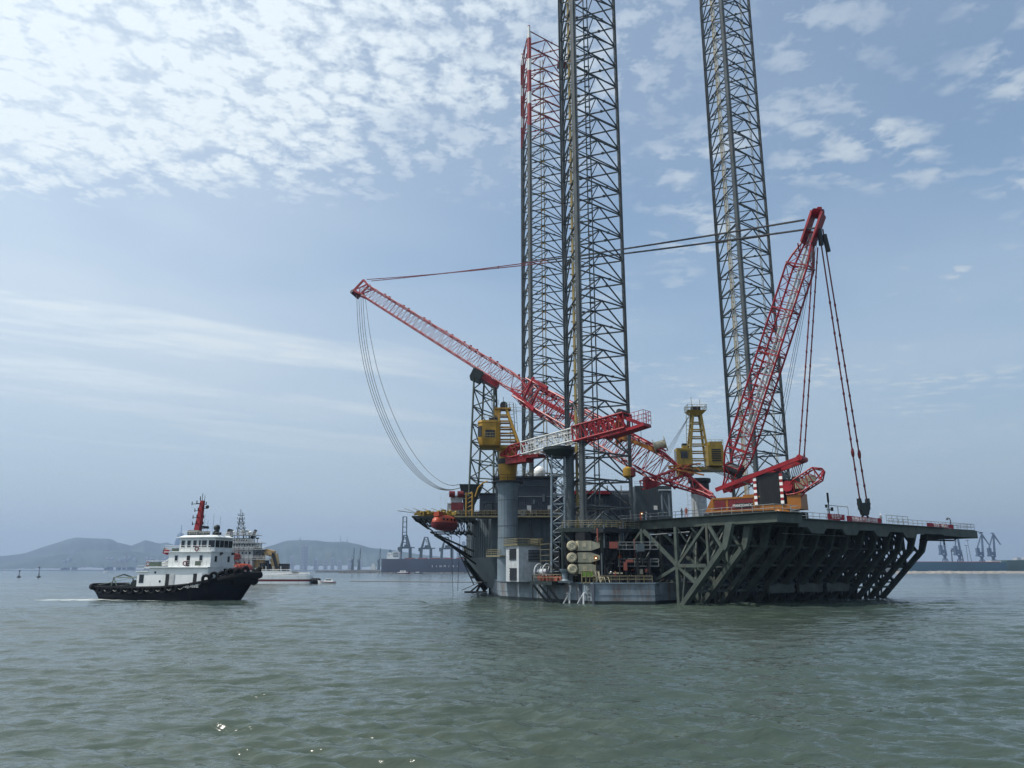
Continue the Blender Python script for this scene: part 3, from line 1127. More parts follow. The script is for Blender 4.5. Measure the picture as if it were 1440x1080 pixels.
mb.beam((-5.2, 186, -.5), (-5.2, 186, 3.4), .5, .5)
mb.build('boat_landing', M['dark'], rig)
mb = MB()
mb.tube((-40, 196, 2.65), (-6, 186, 2.5), .10, 5)
mb.build('mooring_boom', M['rope'], rig)

# flared exhaust hopper
mb = MB()
q = P(660, 690, 176)
mb.loft([[(q.x + sx * 1.0, q.y + sy, 16.3) for sx, sy in ((-1, -1), (1, -1), (1, 1), (-1, 1))],
         [(q.x + sx * 1.2, q.y + sy, 19.6) for sx, sy in ((-1, -1), (1, -1), (1, 1), (-1, 1))],
         [(q.x + .5 + sx * 2.7, q.y + sy * 1.6, 24.2) for sx, sy in ((-1, -1), (1, -1), (1, 1), (-1, 1))]])
mb.build('exhaust_hopper', M['darkgreen'], rig)
mb = MB()
for x in (655.5, 664):
    q = P(x, 717, 163)
    mb.tube((q.x, 163, 16.3), (q.x, 163, 21.2), .16, 6)
mb.tube((P(655.5, 0 + 690, 163).x, 163, 21), (P(664, 690, 163).x, 163, 21), .1, 5)
for i in range(5):
    mb.tube((P(656, 690, 163).x, 163, 17 + i * .9), (P(664, 690, 163).x, 163, 17.7 + i * .9), .06, 4)
q = P(675, 680, 165)
mb.path([(q.x - 1, 165, 20.5), (q.x - .4, 165, 22.4), (q.x + .6, 165, 23.4), (q.x + 1.6, 165, 23.8)], .16, 6)
mb.build('davit_post', M['yellow'], rig)
mb = MB()
q = P(640, 700, 168)
mb.box((q.x, 168, 19.2), (3.2, 2.4, .3)).box((q.x + .3, 168, 20.2), (2.4, 1.8, 1.5)).box((q.x - .2, 168, 18), (2.8, 2, 1.8))
mb.rail([(q.x - 3, 166.6, 19), (q.x + 2.5, 166.6, 19)], 2.2, 1.2)
mb.build('davit_frame', M['lgrey'], rig)
mb = MB()
mb.lathe((q.x + 1.2, 166.8, 21.2), [(.1, -.6), (.7, -.6), (.7, .6), (.1, .6)], 10, (1, .2, 0))
mb.lathe((q.x - .6, 166.8, 21.2), [(.1, -.6), (.7, -.6), (.7, .6), (.1, .6)], 10, (1, .2, 0))
mb.box((q.x + .6, 166.9, 18.6), (2.6, 1, 1.6))
mb.build('davit_winch', M['maroon'], rig)

# boom rest tower
mb = MB()
tb = [P(660, 692, 174), P(688, 692, 174)]
tt = [P(668, 528, 178), P(697, 542, 178)]
zb, zt = 21.3, P(668, 528, 178).z
b4 = [V((tb[0].x, 172.5, zb)), V((tb[1].x + 1.0, 172.5, zb)), V((tb[1].x + 2.2, 180, zb)), V((tb[0].x + 1.6, 180, zb))]
t4 = [V((tt[0].x, 174.6, zt)), V((tt[1].x - .3, 174.6, zt - 2.6)), V((tt[1].x + .1, 178.6, zt - 2.6)), V((tt[0].x + 2.2, 178.6, zt - 1))]
lv = 7
for k in range(4):
    mb.tube(b4[k], t4[k], .24, 7)
    for i in range(lv):
        f0, f1 = i / lv, (i + 1) / lv
        k2 = (k + 1) % 4
        mb.tube(b4[k].lerp(t4[k], f1), b4[k2].lerp(t4[k2], f1), .15, 5)
        a, b = (k, k2) if i % 2 else (k2, k)
        mb.tube(b4[a].lerp(t4[a], f0), b4[b].lerp(t4[b], f1), .15, 5)
rest = mb.build('boom_rest', M['green'], rig)
mb = MB()
mb.ladder(b4[2] + V((-.8, -.6, 0)), t4[2] + V((-.8, -.6, 0)), .6, .06, .9)
mb.build('ladder', M['brace'], rest)
mb = MB()
a, b = P(665, 524, 176), P(693, 538, 176)
for dz in (0,):
    mb.beam(a + V((-.2, 0, -.3)), a.lerp(b, .45) + V((0, 0, -.3)), 4.2, 2.3)
mb.build('cradle', M['darkgreen'], rest)
mb = MB()
mb.beam(a.lerp(b, .5), P(700, 544, 176), 3.6, 1.3)
mb.rail([P(690, 532, 173.4), P(700, 538, 173.4)], 1.5, .8)
mb.build('cradle_stop', M['red'], rest)

# crane pedestal column
PC = P(714, 700, 148)
PC.z = 0
mb = MB()
mb.lathe((PC.x, 148, 0), [(1.95, 3.3), (1.95, 8), (1.85, 12), (1.9, 20.3), (2.25, 21.2), (2.25, 21.6)], 26)
mb.build('crane_pedestal', M['steelblue'], rig)
mb = MB()
for z in (6.5, 11.2, 13.4, 18.2):
    mb.torus((PC.x, 148, z), 1.9, .03, n=24, m=4)
for k in range(9):
    an = R(190 + k * 20)
    mb.tube((PC.x + 1.92 * math.cos(an), 148 + 1.92 * math.sin(an), 8.5), (PC.x + 1.92 * math.cos(an), 148 + 1.92 * math.sin(an), 20), .012, 4)
mb.lathe((PC.x, 148, 21.55), [(3.2, 0), (3.2, .2)], 20)
mb.rail([(PC.x + 3.1 * math.cos(R(a)), 148 + 3.1 * math.sin(R(a)), 21.7) for a in range(0, 361, 30)], 1.1, 2)
mb.build('pedestal_ring', M['dark'], rig)
mb = MB()
q = P(983, 700, 160)
mb.lathe((q.x, 160, 0), [(1.5, 5), (1.5, 19.5), (1.7, 20.5)], 20)
mb.ladder((q.x - 2.2, 159, 14), (q.x - 2.2, 159, 21), .8, .05, .8)
mb.build('crane_pedestal', M['lgrey'], rig)

# white pump room at the hull edge with louvres
hx = e1.copy()
A0 = V((-.95, 143.6, 3.3))


def HB(s, d, z):
    return A0 + V((.30, -.95, 0)).normalized() * s + V((.93, .36, 0)) * d + V((0, 0, z))


ps = [P(711.5, 800, 145), P(729.5, 800, 140), P(761, 800, 142.5)]
ps = [V((p.x, p.y, 0)) for p in ps]
p4 = ps[0] + (ps[2] - ps[1])
mb = MB()
mb.prism([(p.x, p.y) for p in (ps[0], ps[1], ps[2], p4)], 3.3, 9.6)
mb.build('pump_house', M['lgrey'], rig)
mb = MB()
d1, d2 = ps[1] - ps[0], ps[2] - ps[1]
for (f0, f1, z0, z1) in ((.3, .82, 7.2, 9.0), (.32, .85, 3.6, 5.6)):
    a, b = ps[0] + d1 * f0, ps[0] + d1 * f1
    mb = MB()
    nx = V((d1.y, -d1.x, 0)).normalized()
    nx = nx if nx.x < 0 else -nx
    for k in range(5):
        z = z0 + (z1 - z0) * k / 4
        mb.beam(a + nx * .1 + V((0, 0, z)), b + nx * .1 + V((0, 0, z)), .16, .12)
    mb.hexa([a + nx * .02 + V((0, 0, z0)), b + nx * .02 + V((0, 0, z0)), b + nx * .06 + V((0, 0, z0)), a + nx * .06 + V((0, 0, z0)),
             a + nx * .02 + V((0, 0, z1)), b + nx * .02 + V((0, 0, z1)), b + nx * .06 + V((0, 0, z1)), a + nx * .06 + V((0, 0, z1))])
    mb.build('louvre_grille', M['dark'], rig)
mb = MB()
ny = V((d2.y, -d2.x, 0)).normalized()
ny = ny if ny.y < 0 else -ny
a, b = ps[1] + d2 * .42, ps[1] + d2 * .95
for k in range(8):
    z = 6.9 + k * .26
    mb.beam(a + ny * .08 + V((0, 0, z)), b + ny * .08 + V((0, 0, z)), .1, .14)
mb.build('louvre_grille', M['dark'], rig)
mb = MB()
ro = [ps[0] + V((-.4, -.1, 9.65)), ps[1] + V((-.2, -.4, 9.65)), ps[2] + V((.4, -.2, 9.65)), p4 + V((.2, .2, 9.65))]
mb.prism([(p.x, p.y) for p in ro], 9.6, 9.8)
mb.rail(ro, 1.15, 1.1, .05, (1.0, .75, .5, .2))
mb.build('roof_railing', M['yrail'], rig)
# gantry stair and outboard gallery left of the pump room
mb = MB()
g0, g1 = P(691, 782, 153), P(711, 782, 146)
mb.beam(g0, g1, 2.2, .25)
mb.rail([g0 + V((-.9, -.4, 0)), g1 + V((-.9, -.4, 0))], 1.2, 1.0, .036, (1, .7, .4))
mb.rail([P(760, 818, 141), P(774, 818, 139.5)], 6.5, 1.6, .036, (1, .85, .7, .55, .4, .25, .1))
mb.build('stair_gallery', M['yrail'], rig)

# slender lattice mast carrying the small crane's boom
mb = MB()
m0, m1 = P(785, 808, 137), P(784, 632, 138.5)
mb.boom((m0.x, 137.5, 3.4), (m1.x, 137.5, m1.z), 2.3, 2.3, 14, (0, 1, .01), .13, .08)
prop = mb.build('boom_prop', M['steelblue'], rig)
mb = MB()
mb.lathe((m1.x + .2, 137.5, m1.z - .4), [(1.6, -1.2), (2.9, .0), (2.9, .5), (2.6, .6)], 14)
mb.beam((m1.x - 2.4, 137.5, m1.z), (m1.x - 1.0, 137.5, m1.z - 4.6), .25, .25)
mb.build('rest_head', M['darkgreen'], prop)
mb = MB()
q = P(800, 700, 139)
mb.lathe((m1.x + 2.2, 138.6, 3.4), [(.75, 0), (.75, m1.z - 3.4)], 10)
mb.build('water_caisson', M['slate'], rig)

# jack house round the near leg
mb = MB()
c = LC[0]
hexp = [(c.x + 8.6 * math.cos(R(a)), c.y + 8.6 * math.sin(R(a))) for a in (248 - 24, 248 + 24, 8 - 24, 8 + 24, 128 - 24, 128 + 24)]
mb.prism(hexp, 11.6, 12.3)
for px_, py_ in hexp:
    mb.tube((px_ * .985 + c.x * .015, py_ * .985 + c.y * .015, 3.3), (px_ * .985 + c.x * .015, py_ * .985 + c.y * .015, 11.7), .34, 6)
for a, b in zip(hexp, hexp[1:] + hexp[:1]):
    for z0, z1 in ((3.4, 11.6), (11.6, 3.4)):
        mb.beam((a[0] * .98 + c.x * .02, a[1] * .98 + c.y * .02, z0), (b[0] * .98 + c.x * .02, b[1] * .98 + c.y * .02, z1), .3, .3)
mb.build('jacking_frame', M['darkgreen'], rig)
mb = MB()
for q in [V((c.x + RAD * math.cos(R(a)), c.y + RAD * math.sin(R(a)), 0)) for a in OUT]:
    mb = MB()
    mb.lathe((q.x, q.y, 3.3), [(1.5, 0), (1.5, 8.2)], 8)
    mb.build('jacking_gear', M['dark'], rig)
for a in (200, 285, 320, 345):
    mb = MB()
    mb.box((c.x + 6 * math.cos(R(a)), c.y + 6 * math.sin(R(a)), 6), (3, 2.4, 5.4), R(a))
    mb.build('jacking_gear', M['dark'], rig)
mb = MB()
mb.rail([V((x, y, 12.3)) for x, y in hexp[:4]], 1.2, 1.1, .036, (1, .7, .4))
mb.rail([P(836, 745, 131), P(876, 745, 134)], 1.2, 1.1, .036, (1, .7, .4))
mb.build('frame_railing', M['yrail'], rig)
mb = MB()
a, b = P(836, 747, 131), P(876, 747, 134)
mb.beam(a, b, 5, .6)
mb.beam(P(858, 786, 131), P(885, 786, 133), 3, .2)
for x in (842, 862, 874):
    q = P(x, 748, 132)
    mb.tube((q.x, 132, 3.3), q, .14, 5)
mb.beam((q.x - 4, 131, 3.4), (q.x + 1, 131.5, 11.4), .3, .4)
mb.build('side_gallery', M['dark'], rig)
mb = MB()
for k, yy in enumerate((783.5, 811)):
    pass
for k, (yy, cx0) in enumerate(((767.5, 799), (784, 799), (800, 800))):
    a = P(cx0 + 5, yy, 129.4)
    ex = V((.93, .10, 0)).normalized()
    mb.lathe(a + V((0, -.9, 0)), [(.7, -.2), (.8, 0), (.8, .9), (.8, 1.8)], 18, (0, 1, 0))
    ey = V((-ex.y, ex.x, 0))
    rings = []
    for s_, hh in ((0.85, .78), (1.2, .80), (3.0, .80), (4.0, .48), (4.5, .32)):
        o_ = a + ex * s_
        rings.append([o_ - ey * .95 + V((0, 0, -hh)), o_ - ey * .95 + V((0, 0, hh)), o_ + ey * 1.0 + V((0, 0, hh)), o_ + ey * 1.0 + V((0, 0, -hh))])
    mb.loft(rings)
    for s_ in (1.0, 2.1, 3.0):
        mb.beam(a + ex * s_ - ey * .98 + V((0, 0, -.8)), a + ex * s_ - ey * .98 + V((0, 0, .8)), .07, .07)
    mb.torus(a + V((0, -1.12, 0)), .5, .05, (0, 1, 0), 14, 4)
    mb.box(a + ex * 1.9 - ey * 1.0, (.6, .2, .5))
    mb.tube(a - V((0, 1.15, 0)), a - V((.4, 1.15, -.3)), .08, 4)
    mb.build('thruster_tank', M['cream'], rig)
    mb = MB()
mb.beam(P(793, 762, 130.2), P(799, 802, 130.2), .34, .34)
mb.beam(P(836, 762, 131), P(836, 812, 131), .25, .25)
mb.beam(P(795, 776, 130.9), P(836, 776, 131.4), .5, .3)
mb.beam(P(795, 792, 130.9), P(836, 792, 131.4), .5, .3)
mb.build('tank_rack', M['dark'], rig)

# pipework and platforms inside the jacking frame
rw = random.Random(77)
for mname, n_ in (('cream', 9), ('rust', 10), ('slate', 16), ('dark', 14)):
    for i in range(n_):
        mb = MB()
        a = V((14 + rw.random() * 9, 128.6 + rw.random() * 4, 3.4 + rw.random() * 7))
        k = rw.random()
        if k < .4:
            mb.tube(a, a + V((0, 0, 1 + rw.random() * 3)), .08 + .1 * rw.random(), 6)
        elif k < .7:
            mb.tube(a, a + V((1 + rw.random() * 3, .3, 0)), .07 + .08 * rw.random(), 6)
        else:
            mb.box(a, (.4 + rw.random() * 1.0, .5, .4 + rw.random() * .9))
        mb.build('jack_pipe' if k < .7 else 'valve_box', M[mname], rig)
mb = MB()
for z in (5.9, 8.6):
    mb.span(17.5, 24, 129.2, 131.5, z, z + .1)
    mb.rail([(17.5, 129.3, z + .1), (24, 129.3, z + .1)], 1.1, 1.3, .036)
mb.build('jack_landing', M['rail'], rig)

# deck edge rails and clutter on the lower hull
mb = MB()
mb.rail([pl_[1].lerp(pl_[2], .52) + V((0, 0, 3.5)) + n1 * 2.3, pl_[1].lerp(pl_[2], .8) + V((0, 0, 3.5)) + n1 * 2.3], 1.1, 1.0, .04)
mb.rail([pl_[2] + V((.2, .2, 3.3)), pl_[3] + V((-.3, .2, 3.3))], 1.1, 1.3, .04)
mb.rail([pl_[2] + V((.2, .2, 3.3)), pl_[1].lerp(pl_[2], .82) + V((0.2, .2, 3.3))], 1.1, 1.3, .04)
mb.build('hull_railing', M['yrail'], rig)
mb = MB()
mb.rail([pl_[1] + V((.3, 0, 3.3)), pl_[1].lerp(pl_[2], .5) + V((.3, 0, 3.3))], 1.1, 1.2, .04)
mb.build('hull_railing', M['rail'], rig)
mb = MB()
rz_ = random.Random(5)
for i in range(22):
    a = pl_[1].lerp(pl_[2], rz_.random()) - n1 * (.3 + rz_.random() * 1.6) + V((0, 0, 3.3))
    mb.tube(a, a + V((rz_.random() - .5, rz_.random() - .5, .8 + rz_.random() * 1.8)), .08 + .1 * rz_.random(), 5)
    mb.path([a, a + V((.4, -.3, .9)), a + V((1.2, -.6, .9)), a + V((1.4, -.9, .1))], .07, 5)
mb.build('deck_piping', M['cream'], rig)
mb = MB()
rr = random.Random(11)
for i in range(110):
    a = pl_[1].lerp(pl_[2], .02 + rr.random() * .95) - n1 * (.5 + rr.random() * 3)
    s_ = .4 + rr.random() * 1.2
    mb.box(a + V((0, 0, 3.3 + s_ / 2)), (s_, s_ * (0.6 + rr.random()), s_), rr.random() * 3)
for i in range(34):
    a = pl_[2].lerp(pl_[3], rr.random()) + V((0, 1 + rr.random() * 4, 3.3))
    mb.tube(a, a + V((rr.random() * 2 - 1, rr.random(), 1 + rr.random() * 4)), .12, 5)
    mb.box(a + V((0, 0, .5)), (.9, .8, 1), rr.random() * 3)
mb.build('deck_machinery', M['dark'], rig)
mb = MB()
for i in range(26):
    a = pl_[1].lerp(pl_[2], .5 + rr.random() * .3) + n1 * (.3 + rr.random() * 1.6)
    mb.box(a + V((0, 0, 3.9)), (.5 + rr.random() * .8, .5, .5 + rr.random() * .5), rr.random() * 3)
for i in range(9):
    a = pl_[1].lerp(pl_[2], rr.random() * .08) + V((0, 0, 3.3)) - n1 * rr.random()
    mb.box(a + V((0, 0, .6)), (.5, .6, 1.1), rr.random())
    mb.tube(a, a + V((.6, -.5, 1.6)), .12, 5)
mb.build('valve_manifold', M['rust'], rig)

# inboard mass under the main deck, the house round the starboard leg, and an added dark infill
mb = MB()
mb.prism([D(a, b)[:2] for a, b in ((1.5, -27), (1.5, -14.5), (60, -14.5), (60, -34))], 3.3, 11.6)
mb.prism([D(a, b)[:2] for a, b in ((6, -13), (6, -3.2), (36, -3.2), (36, -13))], 3.3, 9.5)  # infill block added so the space behind the struts stays dark
mb.build('stern_house_and_dark_infill', M['navy'], rig)
for i in range(1):
    mb = MB()
    mb.prism([D(a, b)[:2] for a, b in ((2.6, -34), (2.6, -17.2), (58, -17.2), (58, -36))], 13.0, 13.6)
    mb.build('main_deck', M['green'], rig)

# ---------------------------------------------- grey-green side platform on slanting struts
plat = MB()
top = [(3.2, -17), (3.2, 16), (9.1, 16), (10.0, 14.6), (58, 14.6), (69.5, 14.6), (69.5, 5.0), (50, -3), (50, -17)]
plat.prism([D(a, b)[:2] for a, b in top], 12.75, 13.0)
for a in np.arange(3.4, 61, 2.9):
    plat.beam(D(a, -16, 12.45), D(a, 14 if a > 9 else 15.4, 12.45), .3, .6)
for b in (-12, -6, 0, 6, 11):
    plat.beam(D(3.4, b, 12.4), D(50 if b < 0 else 61, b, 12.4), .3, .7)
platform = plat.build('side_platform', M['green'], rig)
mb = MB()
mb.beam(D(3.1, -17.4, 12.95), D(3.1, 16.1, 12.95), .35, 1.5)
mb.beam(D(2.95, 16.1, 12.95), D(9.2, 16.1, 12.95), .35, 1.5)
mb.beam(D(9.2, 16.1, 12.95), D(9.2, 9, 12.95), .3, 1.5)
mb.beam(D(2.75, -17.4, 13.72), D(2.75, 16.3, 13.72), .9, .10)
mb.beam(D(2.4, 16.3, 13.72), D(9.4, 16.3, 13.72), .9, .10)
mb.prism([D(a, b)[:2] for a, b in ((3.3, -17), (3.3, 15.9), (9.0, 15.9), (9.0, 10.5), (29, 10.5), (29, -17))], 13.0, 13.66)
mb.build('edge_girder', M['green'], platform)
mb = MB()
zz = 12.2
mb.beam(D(10.2, 14.7, zz + .2), D(56, 14.7, zz + .2), .3, 1.25)
mb.beam(D(10.2, 14.9, 13.04), D(56, 14.9, 13.04), .8, .08)
mb.beam(D(56, 14.7, 12.3), D(69.5, 14.7, 12.15), .3, 1.4)
mb.beam(D(69.6, 14.8, 12.1), D(69.6, 5, 12.1), .3, 1.4)
mb.beam(D(69.5, 14.4, 12.8), D(71.3, 15.2, 12.5), .12, .12)
for a in (15, 24.5, 34, 43.5):
    c0, c1, c2, c3 = D(a - 2.6, 14.72, 11.8), D(a + 2.6, 14.72, 11.8), D(a + 1.6, 14.72, 10.9), D(a - 1.6, 14.72, 10.9)
    o_ = N * .25
    mb.add([c3 - o_, c2 - o_, c2 + o_, c3 + o_, c0 - o_, c1 - o_, c1 + o_, c0 + o_], MB.BOXF)
mb.build('edge_girder', M['green'], platform)
mb = MB()
mb.tube(D(56, 10.2, 10.9), D(63.6, 13, 10.9), .16, 6)
mb.tube(D(63.6, 13, 10.9), D(64.6, 13.4, 11.6), .12, 6)
mb.tube(D(61.4, 12.2, 11.6), D(61.4, 12.2, 10), .09, 5)
mb.build('hanging_pipe', M['dark'], platform)
mb = MB()
mb.tube(D(1.2, -9, 11.1), D(1.2, 1, 11.3), .07, 5)
mb.build('hanging_pipe', M['rail'], platform)
mb = MB()
mb.tube(D(12, 10.6, 11), D(30, 10.6, 11), .06, 5)
mb.build('hanging_pipe', M['rail'], platform)
rows = [0 + 4.5 * i for i in range(14)]
for i, a in enumerate(rows):
    mb = MB()
    mb.beam(D(a, -.9, -1.0), D(a, 8.7, 8.6), .75, 1.15, U)
    mb.hexa([D(a - .375, 8.2, 7.4), D(a + .375, 8.2, 7.4), D(a + .375, 9.5, 8.7), D(a - .375, 9.5, 8.7),
             D(a - .375, 9.4, 12.1), D(a + .375, 9.4, 12.1), D(a + .375, 10.7, 12.1), D(a - .375, 10.7, 12.1)])
    mb.build('strut', M['green'], platform)
    mb = MB()
    bm = lambda b0, z0, b1, z1, w_=.42: mb.beam(D(a, b0, z0), D(a, b1, z1), w_, w_, U)
    bm(-.8, -1, -.8, 12.1, .55)
    bm(-8.4, 2.4, -8.4, 12.1, .5)
    bm(-13.7, 3.3, -13.7, 12.1, .5)
    bm(5.6, 5.9, 5.6, 12.1, .42)
    bm(-.8, 6, 5.2, 6, .55)
    bm(-13.7, 6.9, -8.4, 6.9, .5)
    bm(-8, 11.8, -.8, 6, .5)
    bm(-.8, 6, 3.3, 3, .5)
    bm(5.2, 12, -.8, 6, .42)
    bm(-.8, 5.8, -8.2, 2.6, .5)
    bm(-8.7, 11.6, -13.5, 7.2, .38)
    bm(-13.5, 6.7, -8.6, 3, .38)
    bm(6, 12, 8.3, 8.6, .42)
    bm(-8.2, 2.3, -4.2, -.9, .35)
    bm(.9, 6, -.3, -.9, .25)
    mb.build('brace_lattice', M['green'], platform)
mb = MB()
for i in range(len(rows) - 1):
    a0, a1 = rows[i], rows[i + 1]
    for b in (-.8, -8.4, 5.6):
        zb_ = {-.8: -.5, -8.4: 2.6, 5.6: 6}[b]
        mb.beam(D(a0, b, 6 if b != 5.6 else 6.1), D(a1, b, 6 if b != 5.6 else 6.1), .3, .35)
        f_ = (zb_, 6) if b < 5 else (6, 12)
        if i % 2:
            mb.beam(D(a0, b, f_[0]), D(a1, b, f_[1]), .26, .26)
            mb.beam(D(a0, b, 12), D(a1, b, 6.2), .26, .26)
        else:
            mb.beam(D(a0, b, f_[1]), D(a1, b, f_[0]), .26, .26)
            mb.beam(D(a0, b, 6.2), D(a1, b, 12), .26, .26)
    mb.beam(D(a0, 8.7, 9), D(a1, 8.7, 9), .2, .3)
    for b, z_ in ((2.6, 3.0), (5.4, 6.2)):
        mb.beam(D(a0, b, z_), D(a1, b, z_), .22, .3)
        mb.beam(D(a0, b, z_), D(a1, b - 3, 11.8), .18, .22)
        mb.beam(D(a1, b, z_), D(a0, b - 3, 11.8), .18, .22)
mb.beam(D(0, 2.2, 2.1), D(58, 2.2, 2.1), .35, .4)
mb.build('brace_lattice', M['green'], platform)
mb = MB()
for a in (17, 25.4, 33.8):
    mb.beam(D(a + .5, 3.2, 2.3), D(a + 7.5, 3.2, 2.3), .5, 1.5)
mb.build('fender_panel', M['green'], platform)
mb = MB()
mb.tube(D(-.3, -8.0, 2.1), D(-.3, -4.0, -1.0), .17, 6)
mb.tube(D(-.3, -8.3, 1.9), D(-.3, -4.5, -1.0), .12, 6)
mb.build('drain_pipe', M['cream'], platform)
mb = MB()
mb.rail([D(3.0, -17, 13.75), D(3.0, 15.9, 13.75), D(9.2, 15.9, 13.75), D(9.2, 14.4, 13.75)], 1.1, 1.9, .04, (1, .5))
mb.rail([D(9.6, 14.4, 13.05), D(24, 14.4, 13.05)], 1.1, 1.7, .045, (1, .5))
mb.build('edge_railing', M['rail'], platform)
mb = MB()
mb.rail([D(38, 14.2, 13.05), D(53, 14.2, 13.05)], 1.1, 1.7, .045, (1, .5))
mb.rail([D(41, 12.2, 13.05), D(48.5, 12.2, 13.05)], 1.9, 1.9, .05, (1, .5))
mb.rail([D(53, 14.2, 13.05), D(69.5, 14.5, 13.05), D(69.5, 5.5, 13.05)], 1.1, 1.4, .045, (1, .5))
mb.build('edge_railing', M['rail'], platform)
mb = MB()
mb.rail([D(20.5, 13.6, 13.05), D(26.5, 13.6, 13.05)], 2.6, 3, .06, (1,))
mb.build('edge_railing', M['rail'], platform)
settle(rig, (25, 165, 0))
# ------------------------------------------------------------------ the big red lattice crane
crane = thing('lattice_crane', 'giant red lattice boom crane with orange body on the grey green deck', 'crane')
FT = P(1003, 699, 137)          # boom foot
KN = P(741, 553, 167.5)
TP = P(509, 406, 223)
MF, MT = P(1022, 690, 136.5), P(1149, 303, 122)
E, SD = V((.8, -.6, 0)), V((.6, .8, 0))


def K(e, s, z):
    return V((FT.x, FT.y, 0)) + E * e + SD * s + V((0, 0, z))


upb = V((.3, .25, 1))
mb = MB()
mb.boom(FT, KN + (KN - FT).normalized() * 1.5, 3.6, 5.0, 30, upb, .2, .075, taper0=.24)
d_ = (KN - FT).normalized()
for f in (.16, .38, .60, .8, .99):
    c = FT.lerp(KN, f)
    h_ = 5.1 if f > .2 else 3.6
    _, a_, b_ = MB.frame(d_, upb)
    for s1 in (-1, 1):
        mb.beam(c - a_ * 1.8 + b_ * (s1 * h_ / 2), c + a_ * 1.8 + b_ * (s1 * h_ / 2), .2, .2)
        mb.beam(c + a_ * (s1 * 1.8) - b_ * h_ / 2, c + a_ * (s1 * 1.8) + b_ * h_ / 2, .2, .2)
for s1 in (-1, 1):
    mb.beam(FT.lerp(KN, .24) + a_ * (s1 * 1.8) + b_ * 2.9, FT.lerp(KN, .84) + a_ * (s1 * 1.8) + b_ * 2.65, .3, .3)
    mb.tube(FT.lerp(KN, .5) + a_ * s1 * .9 + b_ * .4, FT.lerp(KN, .92) + a_ * s1 * .9 + b_ * .2, .3, 7)
mb.build('lower_boom', M['pink'], crane)
mb = MB()
j0 = KN - (KN - FT).normalized() * 1.0 + V((0, 0, .4))
mb.boom(j0, TP, 2.7, 3.5, 38, upb, .16, .055, taper0=.06, taper1=.03)
mb.build('upper_boom', M['red'], crane)
mb = MB()
jd = (TP - j0).normalized()
_, a_, b_ = MB.frame(jd, upb)
for s1 in (-1, 1):
    c = j0 + a_ * s1 * 1.6
    mb.beam(c - jd * 1.5 - b_ * 2.6, c + jd * .5 + b_ * 3.2, .7, .5)
    mb.beam(c - jd * 5 + b_ * 2.8, c + jd * .5 + b_ * 2.6, .5, .6)
    mb.beam(c - jd * 6 - b_ * 2.8, c + jd * 3.5 - b_ * 1.9, .5, .6)
    for f in np.linspace(.06, .9, 26):
        if f % .13 < .07:
            p_ = j0.lerp(TP, f) + a_ * s1 * 1.1 + b_ * 2.0
            mb.box(p_, (.5, .5, .45))
mb.path([j0.lerp(TP, f) + b_ * (2.05 + .12 * math.sin(f * 70)) for f in np.linspace(.05, .97, 60)], .09, 4)
mb.build('knuckle', M['red'], crane)
mb = MB()
for s1 in (-1, 1):
    c = TP + a_ * s1 * 1.3
    mb.beam(c - jd * 3.5 - b_ * 1.7, c + jd * .8 - b_ * 2.0, .4, .5)
    mb.beam(c - jd * 3.5 + b_ * 1.7, c + jd * .3 + b_ * 2.4, .4, .5)
    mb.beam(c + jd * .8 - b_ * 2.0, c + jd * .3 + b_ * 2.4, .4, .6)
    mb.beam(c - jd * 3 + b_ * 1.6, c + jd * .6 - b_ * 1.6, .25, .3)
for k in range(5):
    mb.lathe(TP + jd * .7 - b_ * 2.2 + a_ * (k - 2) * .5, [(.85, -.15), (.6, 0), (.85, .15)], 12, a_)
mb.build('boom_head', M['mastred'], crane)
mb = MB()
mb.lathe(TP + jd * 1.0 - b_ * 2.6, [(.7, -1.6), (.7, 1.6)], 10, a_)
mb.build('head_sheave', M['dark'], crane)
# derrick mast
mdir = (MT - MF).normalized()
upm = V((.7, .6, .3))
mb = MB()
mb.boom(MF, MT - mdir * 3, 3.8, 3.0, 22, upm, .17, .065, taper0=.12, taper1=.12)
_, am, bm_ = MB.frame(mdir, upm)
for f in (.15, .33, .50, .66, .82):
    c = MF.lerp(MT, f)
    for s1 in (-1, 1):
        mb.beam(c - am * 2.0 + bm_ * s1 * 1.5, c + am * 2.0 + bm_ * s1 * 1.5, .22, .22)
        mb.beam(c + am * 2.0 * s1 - bm_ * 1.5, c + am * 2.0 * s1 + bm_ * 1.5, .22, .22)
mb.build('derrick_mast', M['red'], crane)
mb = MB()
for s1 in (-.9, -.3, .5):
    mb.tube(MF.lerp(MT, .2) + am * s1 + bm_ * .6, MF.lerp(MT, .95) + am * s1 * .8 + bm_ * .9, .22, 6)
mb.build('mast_line', M['lgrey'], crane)
mb = MB()
for s1 in (-1, 1):
    c = MT + am * s1 * .9
    mb.hexa([c - mdir * 5 - bm_ * 1.0 - am * .15, c - mdir * 5 - bm_ * 1.0 + am * .15, c - mdir * 5 + bm_ * 1.0 + am * .15, c - mdir * 5 + bm_ * 1.0 - am * .15,
             c + mdir * .6 - bm_ * .8 - am * .2, c + mdir * .6 - bm_ * .8 + am * .2, c + mdir * .2 + bm_ * 1.2 + am * .2, c + mdir * .2 + bm_ * 1.2 - am * .2])
for k in range(5):
    mb.lathe(MT + mdir * .3 + am * (k - 2) * .35, [(.9, -.1), (.7, 0), (.9, .1)], 12, am)
mb.tube(MT - mdir * 7 - bm_ * 2.2 , MT - mdir * 6 - bm_ * 3.6, .12, 5)
mb.box(MT + mdir * 1.1, (.7, .7, .6))
mb.build('mast_head', M['red'], crane)
mb = MB()
c = MF.lerp(MT, .075)
mb.lathe(c + V((0, 0, .2)), [(1.05, -1.3), (1.05, 1.3)], 14, am)
mb.lathe(c + V((0, 0, .2)), [(1.3, -1.45), (1.3, -1.3)], 14, am)
